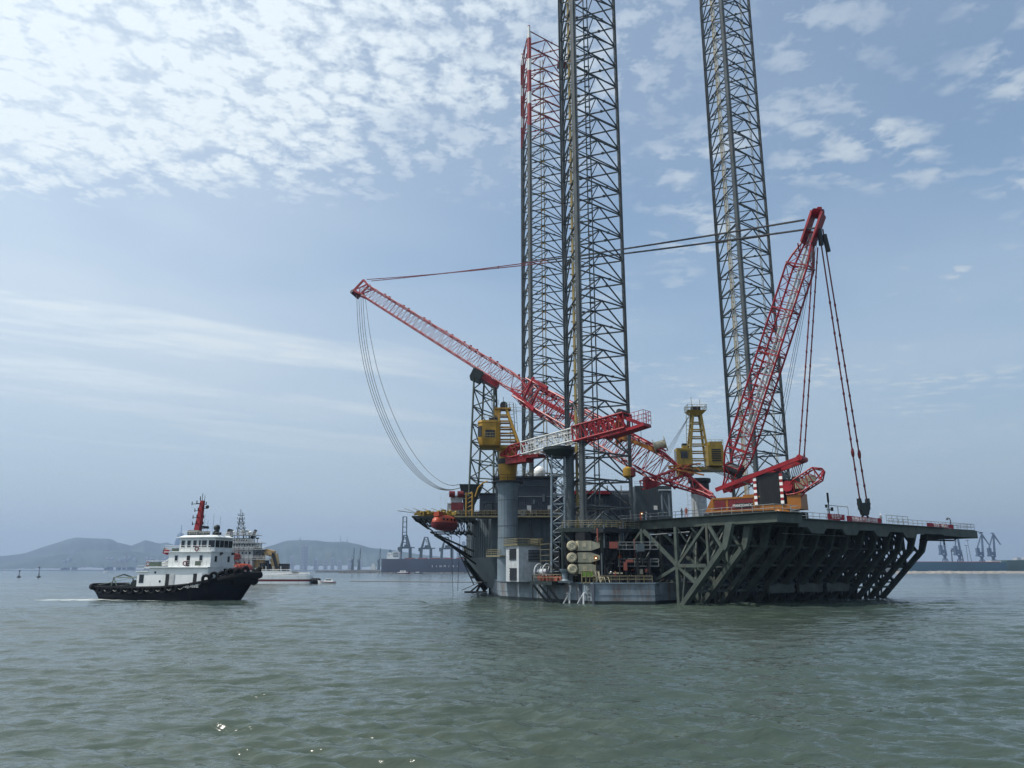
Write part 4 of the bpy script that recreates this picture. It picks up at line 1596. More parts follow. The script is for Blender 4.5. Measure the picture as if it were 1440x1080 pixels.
mb.build('hoist_drum', M['dark'], crane)


def sag(a, b, n, dip):
    return [a.lerp(b, i / n) - V((0, 0, dip * 4 * (i / n) * (1 - i / n))) for i in range(n + 1)]


pend = [MB(), MB()]
bt = P(519, 394, 222)
for s1, off in ((-1, 0), (1, 0)):
    p0 = MT + am * s1 * .9 - mdir * 1.5 - V((.8, 0, 0)) + V((0, 0, s1 * .65))
    p1 = bt + V((0, 0, s1 * .4)) + a_ * s1
    pts = sag(p0, p1, 40, 1.0)
    pend[0].path(pts[:19], .19, 5)
    pend[1].path(pts[18:], .13, 5)
    for i, q in enumerate(pts[2:-1:3]):
        pend[i > 5].ball(q, .22, 6, 4)
pend[0].build('boom_pendant', M['rope'], crane)
pend[1].build('boom_pendant', M['maroon'], crane)
mb = MB()
HK = P(1215, 712, 132)
for s1, px0, py0, px1, py1 in ((-1, 1151, 318, 1209, 702), (1, 1157, 322, 1219, 704)):
    pts = sag(P(px0, py0, 122.3), P(px1, py1, 132), 18, .25)
    mb.path(pts, .13, 5)
    for q in pts[5::1]:
        mb.ball(q, .22, 6, 4, (1, 1, 1.8))
    mb.ball(P(px0 + (px1 - px0) * .83, py0 + (py1 - py0) * .83, 130.3), .32, 6, 4, (1, 1, 2.8))
mb.build('counterweight_pendant', M['maroon'], crane)
mb = MB()
for px0, py0, px1, py1 in ((1152, 322, 1155, 345), (1159, 330, 1165, 354)):
    mb.tube(P(px0, py0, 122.3), P(px1, py1, 122.6), .42, 8)
mb.build('pendant_socket', M['dark'], crane)
mb = MB()
for px0, py0, px1, py1 in ((1144, 350, 1124, 640), (1150, 348, 1131, 640)):
    pts = sag(P(px0, py0, 122.5), P(px1, py1, 127), 14, .2)
    mb.path(pts, .12, 5)
    for q in pts[1:]:
        mb.ball(q, .18, 6, 4, (1, 1, 2))
mb.build('mast_pendant', M['maroon'], crane)
mb = MB()
for px0, px1, dd in ((1146, 1085, 0), (1147, 1089, 0), (1149, 1093, .3)):
    mb.path(sag(P(px0, 340, 123), P(px1, 640, 131), 10, .4), .035, 4)
for k in range(6):
    mb.tube(P(1116 + k * 2.6, 652, 127), P(1105 + k * 2.2, 698, 128), .06, 4)
for k in range(3):
    mb.tube(P(1100 + k, 700, 130), P(985 - k * 6, 652, 137), .05, 4)
mb.build('hoist_rope', M['rope'], crane)
# gantry (backstay beam) and boom stub behind the body
G0, G1 = P(1012, 690, 136), P(1128, 646, 127)
mb = MB()
for s1 in (-1, 1):
    o_ = SD * (s1 * 1.7)
    mb.beam(G0 + o_, G1 + o_, .45, .66)
for f in (.15, .45, .7, .97):
    c = G0.lerp(G1, f)
    mb.beam(c - SD * 1.7, c + SD * 1.7, .5, .7)
mb.lathe(G1 + V((0, 0, .1)), [(.5, -1.7), (.5, 1.7)], 12, SD)
mb.build('gantry_beam', M['red'], crane)
mb = MB()
B0, B1 = P(1106, 695, 128), P(1158, 661, 125)
mb.boom(B0, B1, 2.2, 2.3, 6, (0, 0, 1), .13, .065, taper0=.25, taper1=.1)
mb.tube(B1, P(1116, 712, 127), .1, 5)
mb.lathe(P(1108, 684, 127.5), [(.9, -.5), (.9, .5)], 12, SD)
mb.build('rear_mast', M['red'], crane)
mb = MB()
for f in (.35, .5, .65):
    mb.box(B0.lerp(B1, f), (1.2, 1.6, 1.0))
mb.build('mast_drum', M['cream'], crane)
# body
zb = 15.0
mb = MB()


def kbox(e0, e1_, s0, s1, z0, z1):
    mb.hexa([K(e0, s0, z0), K(e1_, s0, z0), K(e1_, s1, z0), K(e0, s1, z0), K(e0, s0, z1), K(e1_, s0, z1), K(e1_, s1, z1), K(e0, s1, z1)])


mb.hexa([K(-1.0, -1.8, zb), K(9, -1.8, zb), K(9, 2, zb), K(-1, 2, zb), K(.4, -1.8, 17.5), K(9, -1.8, 17.5), K(9, 2, 17.5), K(.4, 2, 17.5)])
kbox(9, 15.6, -1.8, 2, zb, 15.9)
kbox(13.4, 15.6, -1.7, 1.9, 15.9, 17.6)
for e_ in (.6, 3.2, 7.9):
    kbox(e_, e_ + .15, -1.9, -1.8, zb + .1, 17.4)
kbox(.6, 9, -1.95, -1.8, 17.2, 17.45)
kbox(-.6, 15.6, -1.95, -1.8, zb, zb + .3)
kbox(6, 9.2, -1.7, 1.5, 17.5, 17.8)
mb.hexa([K(13.6, -1.2, 17.6), K(15.4, -1.2, 17.6), K(15.4, 1.2, 17.6), K(13.6, 1.2, 17.6), K(14.2, -.9, 20.4), K(14.9, -.9, 20.4), K(14.9, .9, 20.4), K(14.2, .9, 20.4)])
body = mb.build('crane_body', M['orange'], crane)
mb = MB()
kbox(.9, 2.9, -1.86, -1.8, 15.5, 17.0)
kbox(3.4, 7.7, -1.86, -1.8, 15.4, 17.1)
mb.build('body_panel', M['maroon'], body)
mb = MB()
kbox(4.6, 7.6, -1.95, -1.86, 15.65, 16.4)
mb.build('name_plate', M['dark'], body)
kx = K(5.95, -1.97, 16.02)
text_mesh('lettering', 'MANITOWOC', .54, M['text'], body, kx, (PI / 2, 0, math.atan2(E.y, E.x)))
mb = MB()
kbox(8.6, 12.6, -1.9, 1.6, 15.95, 21.0)
kbox(12.6, 15.2, -1.2, 1.8, 15.95, 20.0)
kbox(9.4, 12.4, -1.4, 1.4, 21.0, 21.3)
for e_ in np.arange(9.3, 12.2, .28):
    kbox(e_, e_ + .1, -1.96, -1.9, 16.1, 20.8)
mb.build('power_pack', M['dark'], crane)
mb = MB()
for k in range(10):
    for e_ in (8.1, 12.5):
        mb.cur = k % 2
        mb.hexa([K(e_, -2.15, 15.95 + k * .5), K(e_ + .5, -2.15, 15.95 + k * .5), K(e_ + .5, -1.95, 15.95 + k * .5), K(e_, -1.95, 15.95 + k * .5),
                 K(e_, -2.15, 16.45 + k * .5), K(e_ + .5, -2.15, 16.45 + k * .5), K(e_ + .5, -1.95, 16.45 + k * .5), K(e_, -1.95, 16.45 + k * .5)])
mb.build('hazard_post', [M['text'], M['mastred']], crane)
mb = MB()
kbox(-.4, 15, -3.6, -1.9, 13.72, 14.7)
kbox(-.4, 15, 2.0, 3.8, 13.72, 14.7)
kbox(1, 14, -1.9, 2.0, 13.9, 15.0)
mb.build('crawler_track', M['dark'], crane)
mb = MB()
kbox(5, 7, -4.1, -3.7, 13.8, 14.4)
kbox(8.6, 11, -4.1, -3.7, 13.8, 14.3)
mb.build('white_locker', M['text'], crane)
# boom hoist winch on an orange frame riding on the lower boom
mb = MB()
w0, w1 = P(868, 612, 150.5), P(924, 634, 144.5)
for s1 in (-.9, .9):
    o_ = V((.55, .8, 0)) * s1
    mb.beam(w0 + o_, w1 + o_, .4, .7)
mb.beam(w0, w0.lerp(w1, .2), 2.0, 1.4)
mb.tube(P(872, 590, 150), P(872, 622, 150), .5, 8)
mb.tube(P(866, 594, 150), P(868, 628, 150), .3, 8)
mb.build('winch_frame', M['orange'], crane)
mb = MB()
mb.beam(P(940, 656, 141.5), P(985, 652, 138), .3, .3)
mb.beam(P(940, 658, 141), P(990, 668, 137.5), .3, .3)
for k in range(5):
    mb.beam(P(942 + k * 9, 657, 141 - k * .7), P(950 + k * 9, 654 + k * 2.2, 140.4 - k * .7), .18, .18)
mb.build('winch_frame', M['orange'], crane)
mb = MB()
mb.lathe(P(928, 626, 144), [(1.4, -1.2), (1.4, -1.0), (.8, -1.0), (.8, 1.0), (1.4, 1.0), (1.4, 1.2)], 14, (.8, -.2, .2))
mb.build('winch_drum', M['cream'], crane)
MB().box(P(882, 614, 149), (1.4, 1.2, 1.3)).build('winch_motor', M['orange'], crane)
# slack hoist lines from the boom tip down to the bow
mb = MB()
crv = [(506, 414), (507, 440), (510, 475), (518, 520), (530, 562), (547, 604), (567, 640), (590, 668), (612, 684), (630, 689), (648, 686)]


def catmull(pts, n=5):
    out = []
    for i in range(len(pts) - 1):
        p = [V(pts[max(i - 1, 0)]), V(pts[i]), V(pts[i + 1]), V(pts[min(i + 2, len(pts) - 1)])]
        for k in range(n):
            t = k / n
            out.append(.5 * ((2 * p[1]) + (p[2] - p[0]) * t + (2 * p[0] - 5 * p[1] + 4 * p[2] - p[3]) * t * t + (3 * p[1] - p[0] - 3 * p[2] + p[3]) * t ** 3))
    out.append(V(pts[-1]))
    return out


for k in range(5):
    w_ = (k - 1.5) * 1.5
    pts = []
    for i, (x, y) in enumerate(crv):
        t = i / (len(crv) - 1)
        bulge = math.sin(PI * t) * (w_ * 1.0 + (5 if k == 4 else 0))
        pts.append(P(x + w_ * 1.9 * (1 - t) + bulge * 1.0, y - bulge * .9 * t - (k == 4) * 5 * t, 222 - 40 * t))
    mb.path(catmull(pts), .075, 4)
mb.build('slack_rope', M['rope'], crane)
settle(crane, (FT.x + 6, FT.y - 4, 13.7))

blk = thing('hook_block', 'big dark crane hook block hanging above the red banner on deck', 'hook block')
mb = MB()
zz = HK.z
hx, hy = HK.x, HK.y
for sx in (-1, 1):
    mb.hexa([(hx + sx * .55 - .3, hy - .5, zz - .6), (hx + sx * .55 + .3, hy - .5, zz - .6), (hx + sx * .55 + .3, hy + .5, zz - .6), (hx + sx * .55 - .3, hy + .5, zz - .6),
             (hx + sx * .72 - .25, hy - .4, zz + 1.3), (hx + sx * .72 + .2, hy - .4, zz + 1.3), (hx + sx * .72 + .2, hy + .4, zz + 1.3), (hx + sx * .72 - .25, hy + .4, zz + 1.3)])
mb.hexa([(hx - .45, hy - .6, zz - 1.5), (hx + .45, hy - .6, zz - 1.5), (hx + .45, hy + .6, zz - 1.5), (hx - .45, hy + .6, zz - 1.5),
         (hx - .95, hy - .6, zz + .55), (hx + .95, hy - .6, zz + .55), (hx + .95, hy + .6, zz + .55), (hx - .95, hy + .6, zz + .55)])
mb.build('block', M['darkgreen'], blk)
mb = MB().torus((hx, hy, zz - 1.9), .5, .18, (0, 1, 0), 14, 6)
mb.build('hook', M['dark'], blk)
settle(blk, (hx, hy, zz))

# ------------------------------------------------------------------ yellow pedestal cranes
pc = thing('pedestal_crane', 'yellow pedestal crane with red and white boom on the blue column by the bow', 'crane')
cx, cy = PC.x, 148
z0 = 21.7
mb = MB()
mb.lathe((cx, cy, z0), [(1.45, 0), (1.6, .3), (1.85, 3.0), (1.9, 3.4)], 20)
mb.lathe((cx, cy, z0), [(1.75, 4.4), (1.75, 6.0), (2.3, 6.3), (2.3, 6.6)], 20)
mb.build('slew_cone', M['yellow'], pc)
mb = MB().lathe((cx, cy, z0), [(1.95, 3.4), (2.0, 3.6), (1.95, 4.4)], 20)
mb.build('slew_ring', M['dark'], pc)
mb = MB()
mb.span(cx - 5.2, cx + 2.5, cy - 2.0, cy + 2.0, z0 + 6.5, z0 + 6.9)
mb.build('slew_platform', M['ochre'], pc)
mb = MB()
oc = [(-2.1, -1.2), (-1.3, -2.0), (1.3, -2.0), (2.1, -1.2), (2.1, 1.2), (1.3, 2.0), (-1.3, 2.0), (-2.1, 1.2)]
ccx = P(688, 630, 145.5).x
mb.loft([[(ccx + x * .9, 145.5 + y * .9, z0 + 6.6) for x, y in oc], [(ccx + x, 145.5 + y, z0 + 7.4) for x, y in oc], [(ccx + x, 145.5 + y, z0 + 10.8) for x, y in oc],
         [(ccx + x * 1.06, 145.5 + y * 1.06, z0 + 10.9) for x, y in oc], [(ccx + x * 1.0, 145.5 + y * 1.0, z0 + 11.3) for x, y in oc]])
cab = mb.build('machine_cab', M['yellow'], pc)
mb = MB()
mb.hexa([(ccx - 2.13, 145.5 - 1.1, z0 + 8.2), (ccx - 1.42, 145.5 - 1.98, z0 + 8.2), (ccx - 1.45, 145.5 - 2.02, z0 + 8.2), (ccx - 2.17, 145.5 - 1.12, z0 + 8.2),
         (ccx - 2.13, 145.5 - 1.1, z0 + 10.2), (ccx - 1.42, 145.5 - 1.98, z0 + 10.2), (ccx - 1.45, 145.5 - 2.02, z0 + 10.2), (ccx - 2.17, 145.5 - 1.12, z0 + 10.2)])
mb.span(ccx - .7, ccx + 1.1, 143.44, 143.5, z0 + 8.0, z0 + 9.4)
mb.build('louvre_grille', M['dark'], cab)
mb = MB()
mb.rail([(ccx - 1.9, 143.3, z0 + 11.3), (ccx + 1.9, 143.3, z0 + 11.3)], .9, 1)
mb.rail([(ccx - .9, 143.2, z0 + 7.6), (ccx + 1.3, 143.2, z0 + 7.6)], 1.2, .55)
mb.build('cab_railing', M['yrail'], cab)
mb = MB()
mb.box((ccx + .6, 145.4, z0 + 11.7), (1.4, 1, .6)).ball((ccx + .9, 145, z0 + 12.1), .3)
mb.build('roof_vent', M['dark'], cab)
za, ztop = z0 + 6.8, P(708, 575, 147).z
f4 = [V((cx - 1.6, cy - 1.6, za)), V((cx + 2.3, cy - 1.6, za)), V((cx + 2.3, cy + 1.6, za)), V((cx - 1.6, cy + 1.6, za))]
tcx = P(707, 575, 147).x
g4 = [V((tcx - .75, cy - .9, ztop)), V((tcx + .75, cy - .9, ztop)), V((tcx + .75, cy + .9, ztop)), V((tcx - .75, cy + .9, ztop))]
mb = MB()
for k in range(4):
    mb.beam(f4[k], g4[k], .45, .45)
    for i in range(1, 6):
        f = i / 6
        mb.beam(f4[k].lerp(g4[k], f), f4[(k + 1) % 4].lerp(g4[(k + 1) % 4], f), .3, .3)
mb.box((tcx, cy, ztop + .1), (3.2, 2.6, .25))
mb.hexa([(tcx - 1.6, cy - 1, ztop - 1.2), (tcx - .7, cy - 1, ztop - 1.6), (tcx - .7, cy + 1, ztop - 1.6), (tcx - 1.6, cy + 1, ztop - 1.2),
         (tcx - 1.7, cy - 1, ztop), (tcx - .3, cy - 1, ztop), (tcx - .3, cy + 1, ztop), (tcx - 1.7, cy + 1, ztop)])
mb.build('gallows_frame', M['yellow'], pc)
mb = MB()
mb.lathe((tcx + .2, cy, ztop + .8), [(.75, -.8), (.75, .8)], 12, (0, 1, 0))
mb.box((tcx + .2, cy, ztop + .5), (1.4, 1.4, .8))
mb.tube((tcx + .1, cy, ztop + 1), (tcx + .1, cy, ztop + 2.6), .05, 4)
mb.tube((tcx - .9, cy, ztop + 1), (tcx - .9, cy, ztop + 2.1), .04, 4)
mb.build('top_sheave', M['dark'], pc)
mb = MB()
lx = P(719, 600, 148).x
mb.ladder((lx + .4, cy - .4, za), (lx, cy - .4, ztop + 1.2), .9, .06, .7, side=(0, 1, 0))
mb.ladder((lx + 1.0, cy - .2, za + 3), (lx + .6, cy - .2, ztop + 1.2), .5, .05, 1.4, side=(0, 1, 0))
mb.rail([(tcx + .6, cy - 1.2, ztop + .2), (lx + .4, cy - 1.2, ztop + .2)], 1.1, .8)
for dz in (.0, .5, .8):
    mb.tube((lx, cy, ztop + .6 - dz), (lx + 3.6, cy + 2, ztop + .6 - dz), .04, 4)
mb.build('ladder', M['rail'], pc)
# boom: red heel, white middle, red outer half
b0, b1 = P(706, 640, 145.4), P(884, 592, 127)
bd = (b1 - b0)
mb = MB()
mb.boom(b0, b0 + bd * .2, 2.0, 2.2, 4, (0, 0, 1), .16, .08, taper0=.5)
mb.span(0, 0, 0, 0, 0, 0) if False else None
mb.build('boom_heel', M['red'], pc)
mb = MB()
mb.boom(b0 + bd * .2, b0 + bd * .62, 2.3, 2.2, 10, (0, 0, 1), .15, .075)
mb.rail([b0 + bd * .2 + V((-.3, -1.3, -1.1)), b0 + bd * .62 + V((-.3, -1.3, -1.1))], 1.5, 1.2, .05, (1, .66, .33))
mb.build('boom_middle', M['rigwhite'], pc)
mb = MB()
mb.boom(b0 + bd * .62, b0 + bd * .995, 2.7, 2.6, 11, (0, 0, 1), .19, .10)
t_ = b1
bn = bd.normalized()
mb.beam(t_ - bn * 1.5 + V((0, 0, 1.2)), t_ + bn * 3.0 + V((0, 0, -1.4)), 1.8, .5)
mb.beam(t_ - bn * 3.5 + V((0, 0, -1.9)), t_ + bn * 3.6 + V((0, 0, -1.5)), 2.4, .5)
mb.beam(t_ - bn * 5 + V((0, 0, -1.5)), t_ - bn * 1 + V((0, 0, -1.5)), 2.6, .9)
mb.build('boom_outer', M['red'], pc)
mb = MB()
q = t_ + bn * 1.0 + V((0, 0, -1.2))
sdb = V((-bn.y, bn.x, 0)).normalized()
mb.rail([q - sdb * 1.2, q + bn * 2.6 - sdb * 1.2, q + bn * 2.6 + sdb * 1.2, q + sdb * 1.2], 2.1, .8, .045, (1, .66, .33))
mb.build('tip_railing', M['pink'], pc)
mb = MB()
mb.lathe(t_ + bn * -1.2 + V((0, 0, 1.7)), [(.55, -1.1), (.55, 1.1)], 12, sdb)
mb.box(t_ - bn * 1.3 + V((0, 0, 1.4)), (1.6, 1.4, .7))
mb.build('boom_sheave', M['dark'], pc)
mb = MB()
hk = P(882, 655, 127.5)
mb.tube(V((hk.x, hk.y, b1.z - 2)), hk, .035, 4)
mb.tube(V((hk.x + .3, hk.y, b1.z - 2)), hk + V((.3, 0, 0)), .035, 4)
wk = P(902, 622, 126)
mb.tube(P(901, 600, 126), wk, .04, 4)
mb.build('hoist_rope', M['rope'], pc)
mb = MB()
mb.beam(P(716, 646, 146), P(762, 641, 140), 2.2, .5)
mb.beam(P(716, 650, 146), P(745, 646, 142), 2.0, .9)
mb.build('boom_walkway', M['mastred'], pc)
settle(pc, (cx, cy, z0))
hb = thing('hook_ball', 'yellow and red crane hook ball hanging inside the near leg', 'hook')
mb = MB()
mb.cur = 0
mb.lathe((hk.x, hk.y, hk.z - 1.1), [(.25, -.9), (.75, -.6), (.75, .6), (.3, .95)], 12)
mb.cur = 1
mb.lathe((hk.x + .75, hk.y, hk.z - 1.1), [(.2, -.85), (.6, -.6), (.62, .6), (.2, .9)], 12)
mb.build('weight', [M['yellow'], M['maroon']], hb)
MB().torus((hk.x, hk.y, hk.z - 2.5), .28, .08, (0, 1, 0), 12, 5).build('hook', M['dark'], hb)
settle(hb, hk)

p2 = thing('pedestal_crane', 'olive yellow pedestal crane with railed mast top beside the right lattice leg', 'crane')
q = P(983, 668, 160)
cx, cy = q.x, 160
z0 = 20.5
mb = MB()
mb.lathe((cx, cy, z0), [(1.7, 0), (1.9, 1.0), (1.9, 2.2), (2.3, 2.5), (2.3, 3.2)], 18)
zp = P(983, 657, 160).z
mb.build('slew_ring', M['dark'], p2)
mb = MB()
mb.box((cx + 1.0, cy, zp - .5), (9.5, 5, .6))
mb.box((cx - 3.0, cy - .5, zp - 1.2), (3, 3, 1.4))
mb.build('slew_platform', M['ochre'], p2)
mb = MB()
xl = P(966, 640, 158).x
mb.box((xl - .8, 157.8, zp + 1.7), (3.2, 2.6, 3.6))
mb.box((xl - .5, 157.8, zp + 3.8), (1.0, 1.0, .7))
mb.span(xl - 2.0, xl + .6, 156.4, 156.5, zp + 3.1, zp + 3.4)
cab = mb.build('operator_cab', M['ochre'], p2)
mb = MB()
mb.span(xl - 1.6, xl - .2, 156.44, 156.5, zp + 1.4, zp + 2.8)
mb.span(xl - 2.45, xl - 2.38, 157, 158.6, zp + .8, zp + 3.0)
mb.box((xl - .5, 157.8, zp + 4.3), (1.0, .9, .6))
mb.build('cab_window', M['glass'], cab)
mb = MB()
xr = P(1004, 640, 158).x
mb.box((xr, 158, zp + 2.0), (3.2, 3.2, 4.2))
mb.box((xr + .2, 158, zp + 4.5), (2.6, 2.6, .8))
eng = mb.build('machine_house', M['ochre'], p2)
mb = MB()
for k in range(6):
    mb.span(xr - .9, xr + 1.0, 156.3, 156.38, zp + .8 + k * .45, zp + 1.05 + k * .45)
mb.build('louvre_grille', M['dark'], eng)
mb = MB()
mb.rail([(xr - 1.6, 156.4, zp + 4.1), (xr + 1.6, 156.4, zp + 4.1), (xr + 1.6, 159.6, zp + 4.1)], 1.1, .8)
mb.build('house_railing', M['yrail'], eng)
za, ztop = zp, P(978, 585, 160).z
tcx = P(978.5, 585, 160).x
f4 = [V((cx - 2.3, cy - 1.6, za)), V((cx + 2.0, cy - 1.6, za)), V((cx + 2.0, cy + 1.6, za)), V((cx - 2.3, cy + 1.6, za))]
g4 = [V((tcx - .8, cy - .9, ztop)), V((tcx + .9, cy - .9, ztop)), V((tcx + .9, cy + .9, ztop)), V((tcx - .8, cy + .9, ztop))]
mb = MB()
for k in range(4):
    mb.beam(f4[k], g4[k], .42, .42)
    for i in range(1, 7):
        f = i / 7
        mb.beam(f4[k].lerp(g4[k], f), f4[(k + 1) % 4].lerp(g4[(k + 1) % 4], f), .26, .26)
mb.loft([[(tcx + sx * 1.0, cy + sy * 1.0, ztop) for sx, sy in ((-1, -1), (1, -1), (1, 1), (-1, 1))],
         [(tcx + sx * 2.0, cy + sy * 1.6, ztop + 1.0) for sx, sy in ((-1, -1), (1, -1), (1, 1), (-1, 1))]])
mb.build('gallows_frame', M['ochre'], p2)
mb = MB()
mb.rail([(tcx - 2, cy - 1.6, ztop + 1.0), (tcx + 2, cy - 1.6, ztop + 1.0), (tcx + 2, cy + 1.6, ztop + 1.0), (tcx - 2, cy + 1.6, ztop + 1.0), (tcx - 2, cy - 1.6, ztop + 1.0)], 1.2, .9, .045)
mb.ladder((tcx - 2.4, cy - 1.2, za + 1), (tcx - 1.9, cy - 1.2, ztop + 1), .7, .06, .8, side=(0, 1, 0))
mb.tube((tcx - .8, cy, ztop + 2), (tcx - .8, cy, ztop + 4.2), .05, 4)
mb.tube((tcx + 1.0, cy, ztop + 2), (tcx + 1.0, cy, ztop + 3.6), .05, 4)
mb.build('top_railing', M['yrail'], p2)
mb = MB()
mb.box((tcx, cy, ztop + 1.5), (1.8, 1.6, .9))
mb.build('top_sheave', M['dark'], p2)
mb = MB()
b0, b1 = P(970, 660, 158), P(905, 682, 152)
mb.boom(b0, b1, 1.8, 1.7, 10, (0, 0, 1), .16, .08)
mb.box(P(914, 678, 152.5), (2.4, 1.4, 1.9), .3)
mb.build('boom', M['red'], p2)
mb = MB()
for k in range(4):
    mb.tube((tcx - .8, cy - .5 + k * .3, ztop + 1), P(928 + k * 3, 648, 154), .035, 4)
mb.tube(P(971, 630, 158), P(998, 625, 170), .03, 4)
mb.build('luffing_rope', M['rope'], p2)
mb = MB()
for x in (930, 940):
    mb.tube(P(x, 690, 158), P(x + 2, 726, 158), .2, 5)
mb.tube(P(930, 694, 158), P(942, 722, 158), .15, 5)
mb.tube(P(926, 690, 158), P(944, 690, 158), .3, 5)
mb.build('boom_cradle', M['steelblue'], rig) if False else mb.build('boom_cradle', M['steelblue'], p2)
settle(p2, (cx, cy, z0))
# ------------------------------------------------------------------ harbour tug
tug = thing('tugboat', 'black hulled white harbour tug with a tall red mast heading toward the rig', 'tugboat')
st = [(-17.2, 2.2, 2.6, -15.6, 1.6), (-16.6, 3.6, 2.6, -15.2, 2.9), (-15, 4.5, 2.55, -14.2, 4.0), (-11, 4.95, 2.45, -11, 4.7), (-5, 5, 2.4, -5, 4.9), (0, 5, 2.5, 0, 4.9), (5, 5, 2.9, 4.6, 4.7),
      (9, 4.8, 3.5, 8.0, 4.0), (12, 4.2, 4.1, 10.6, 3.0), (14.5, 3.1, 4.6, 12.6, 1.7), (16.2, 1.8, 4.9, 13.6, .7), (16.9, .7, 5.0, 14.0, .2)]
mb = MB()
rings = []
for xd, bd, zd, xw, bw in st:
    xm, bm_ = (xd * .45 + xw * .55), (bd * .5 + bw * .5)
    rings.append([(xw - .3, -bw * .7, -1.6), (xw, -bw, 0), (xm, -bm_, zd * .45), (xd, -bd, zd), (xd * .985, -max(bd - .2, .05), zd), (xd * .985, -max(bd - .25, .05), zd - 1.0),
                  (xd * .985, max(bd - .25, .05), zd - 1.0), (xd * .985, max(bd - .2, .05), zd), (xd, bd, zd), (xm, bm_, zd * .45), (xw, bw, 0), (xw - .3, bw * .7, -1.6)])
mb.loft(rings)
mb.build('hull', M['tughull'], tug)
mb = MB()
mb.loft([[(a[0] * .98, -max(a[1] - .35, .1), a[2] - .98), (a[0] * .98, max(a[1] - .35, .1), a[2] - .98), (a[0] * .98, max(a[1] - .35, .1), a[2] - .9), (a[0] * .98, -max(a[1] - .35, .1), a[2] - .9)] for a in st])
mb.build('deck', M['deckgreen'], tug)


def edge(x, side=-1, dz=0.):
    xs = [a[0] for a in st]
    return V((x, side * float(np.interp(x, xs, [a[1] for a in st])), float(np.interp(x, xs, [a[2] for a in st])) + dz))


mb = MB()
for sd in (-1, 1):
    mb.path([edge(x, sd, -.25) + V((0, sd * .12, 0)) for x in np.linspace(-16.4, 15.8, 40)], .2, 6)
    mb.path([edge(x, sd, -1.0) * 1 + V((0, sd * .02, 0)) for x in np.linspace(-15, 6, 24)], .1, 5)
mb.build('rubbing_band', M['black'], tug)
mb = MB()
mb.path([(-15.0, -4.6, 2.3), (-16.3, -3.7, 2.3), (-17.3, -2.2, 2.3), (-17.6, 0, 2.3), (-17.3, 2.2, 2.3), (-16.3, 3.7, 2.3), (-15, 4.6, 2.3)], .62, 9)
mb.build('stern_fender', M['black'], tug)
mb = MB()
mb.path([edge(11.8, -1, -.5) + V((.3, -.3, 0)), edge(13.8, -1, -.4) + V((.4, -.3, 0)), edge(15.6, -1, -.4) + V((.5, -.2, 0)), (17.7, 0, 4.5), edge(15.6, 1, -.4) + V((.5, .2, 0)), edge(13.8, 1, -.4) + V((.4, .3, 0)), edge(11.8, 1, -.5) + V((.3, .3, 0))], .62, 9)
mb.path([edge(14.2, -1, -1.5) + V((.2, -.1, 0)), (17.0, 0, 3.4), edge(14.2, 1, -1.5) + V((.2, .1, 0))], .55, 9)
mb.build('bow_fender', M['black'], tug)
proto = None
k = 0
for sd in (-1, 1):
    for x in (-13.2, -11, -8.6, -6.2, -3.8, -1.4, 1.0, 3.4, 9.6, 11.0, 12.4, 13.7, 14.9, 15.9):
        big = x > 8
        if proto is None:
            m1 = MB().torus((0, 0, 0), .52, .24, (0, 1, 0), 16, 7)
            proto = m1.build('tyre', M['black'], tug)
            t = proto
        else:
            t = proto.copy()
            COL.objects.link(t)
            t.parent = tug
        p = edge(x, sd, -.75 if not big else .15 + .2 * (k % 2))
        t.location = p + V((.15 if big else 0, sd * (.24 if not big else .3), 0))
        if big:
            t.scale = (1.15, 1.3, 1.15)
            t.rotation_euler = (0, 0, -sd * R(18 + (x - 9) * 7))
        k += 1
for sd in (-1, 1):
    mb = MB()
    for x in (-12.1, -9.8, -7.4, -5, -2.6, -.2, 2.2, 4.6, 6.2, 7.8):
        mb.path([edge(x - .9, sd, -.5) + V((0, sd * .2, 0)), edge(x, sd, -.95) + V((0, sd * .16, 0)), edge(x + .9, sd, -.5) + V((0, sd * .2, 0))], .05, 4)
    mb.build('fender_chain', M['rackpale'], tug)
# deckhouses
mb = MB()
mb.span(-6.4, -3.6, -3.6, 3.6, 1.5, 5.0)
mb.span(-3.6, 9.3, -3.9, 3.9, 1.5, 5.75)
mb.build('deckhouse', M['white'], tug)
mb = MB()
mb.span(-6.7, -3.5, -3.8, 3.8, 5.0, 5.12)
mb.span(-4.4, 9.4, -4.3, 4.3, 5.75, 5.9)
mb.build('boat_deck', M['white'], tug)
mb = MB()
fr = [(.6, -3.3), (8.0, -3.3), (9.4, -2.4), (9.4, 2.4), (8.0, 3.3), (.6, 3.3)]
mb.prism([(.2, -3.6), (9.4, -3.6), (9.4, 3.6), (.2, 3.6)], 5.9, 8.5)
mb.build('upper_house', M['white'], tug)
mb = MB()
mb.prism([(-.8, -3.9), (9.5, -3.9), (9.5, 3.9), (-.8, 3.9)], 8.5, 8.62)
mb.prism([(.8, -3.55), (4.6, -3.55), (4.6, 3.55), (.8, 3.55)], 8.62, 8.7)
mb.build('bridge_deck', M['white'], tug)
mb = MB()
mb.prism([(2.2, -3.4), (8.3, -3.4), (9.45, -2.7), (9.45, 2.7), (8.3, 3.4), (2.2, 3.4)], 8.62, 11.1)
wh = mb.build('wheelhouse', M['white'], tug)
mb = MB()
mb.prism([(1.6, -3.8), (8.5, -3.8), (9.9, -2.9), (9.9, 2.9), (8.5, 3.8), (1.6, 3.8)], 11.1, 11.25)
mb.loft([[(x * 1.0, y, 11.25) for x, y in ((1.9, -3.5), (8.4, -3.5), (9.6, -2.7), (9.6, 2.7), (8.4, 3.5), (1.9, 3.5))],
         [(x, y, 11.6) for x, y in ((2.5, -2.8), (8.0, -2.8), (9.0, -2.2), (9.0, 2.2), (8.0, 2.8), (2.5, 2.8))]])
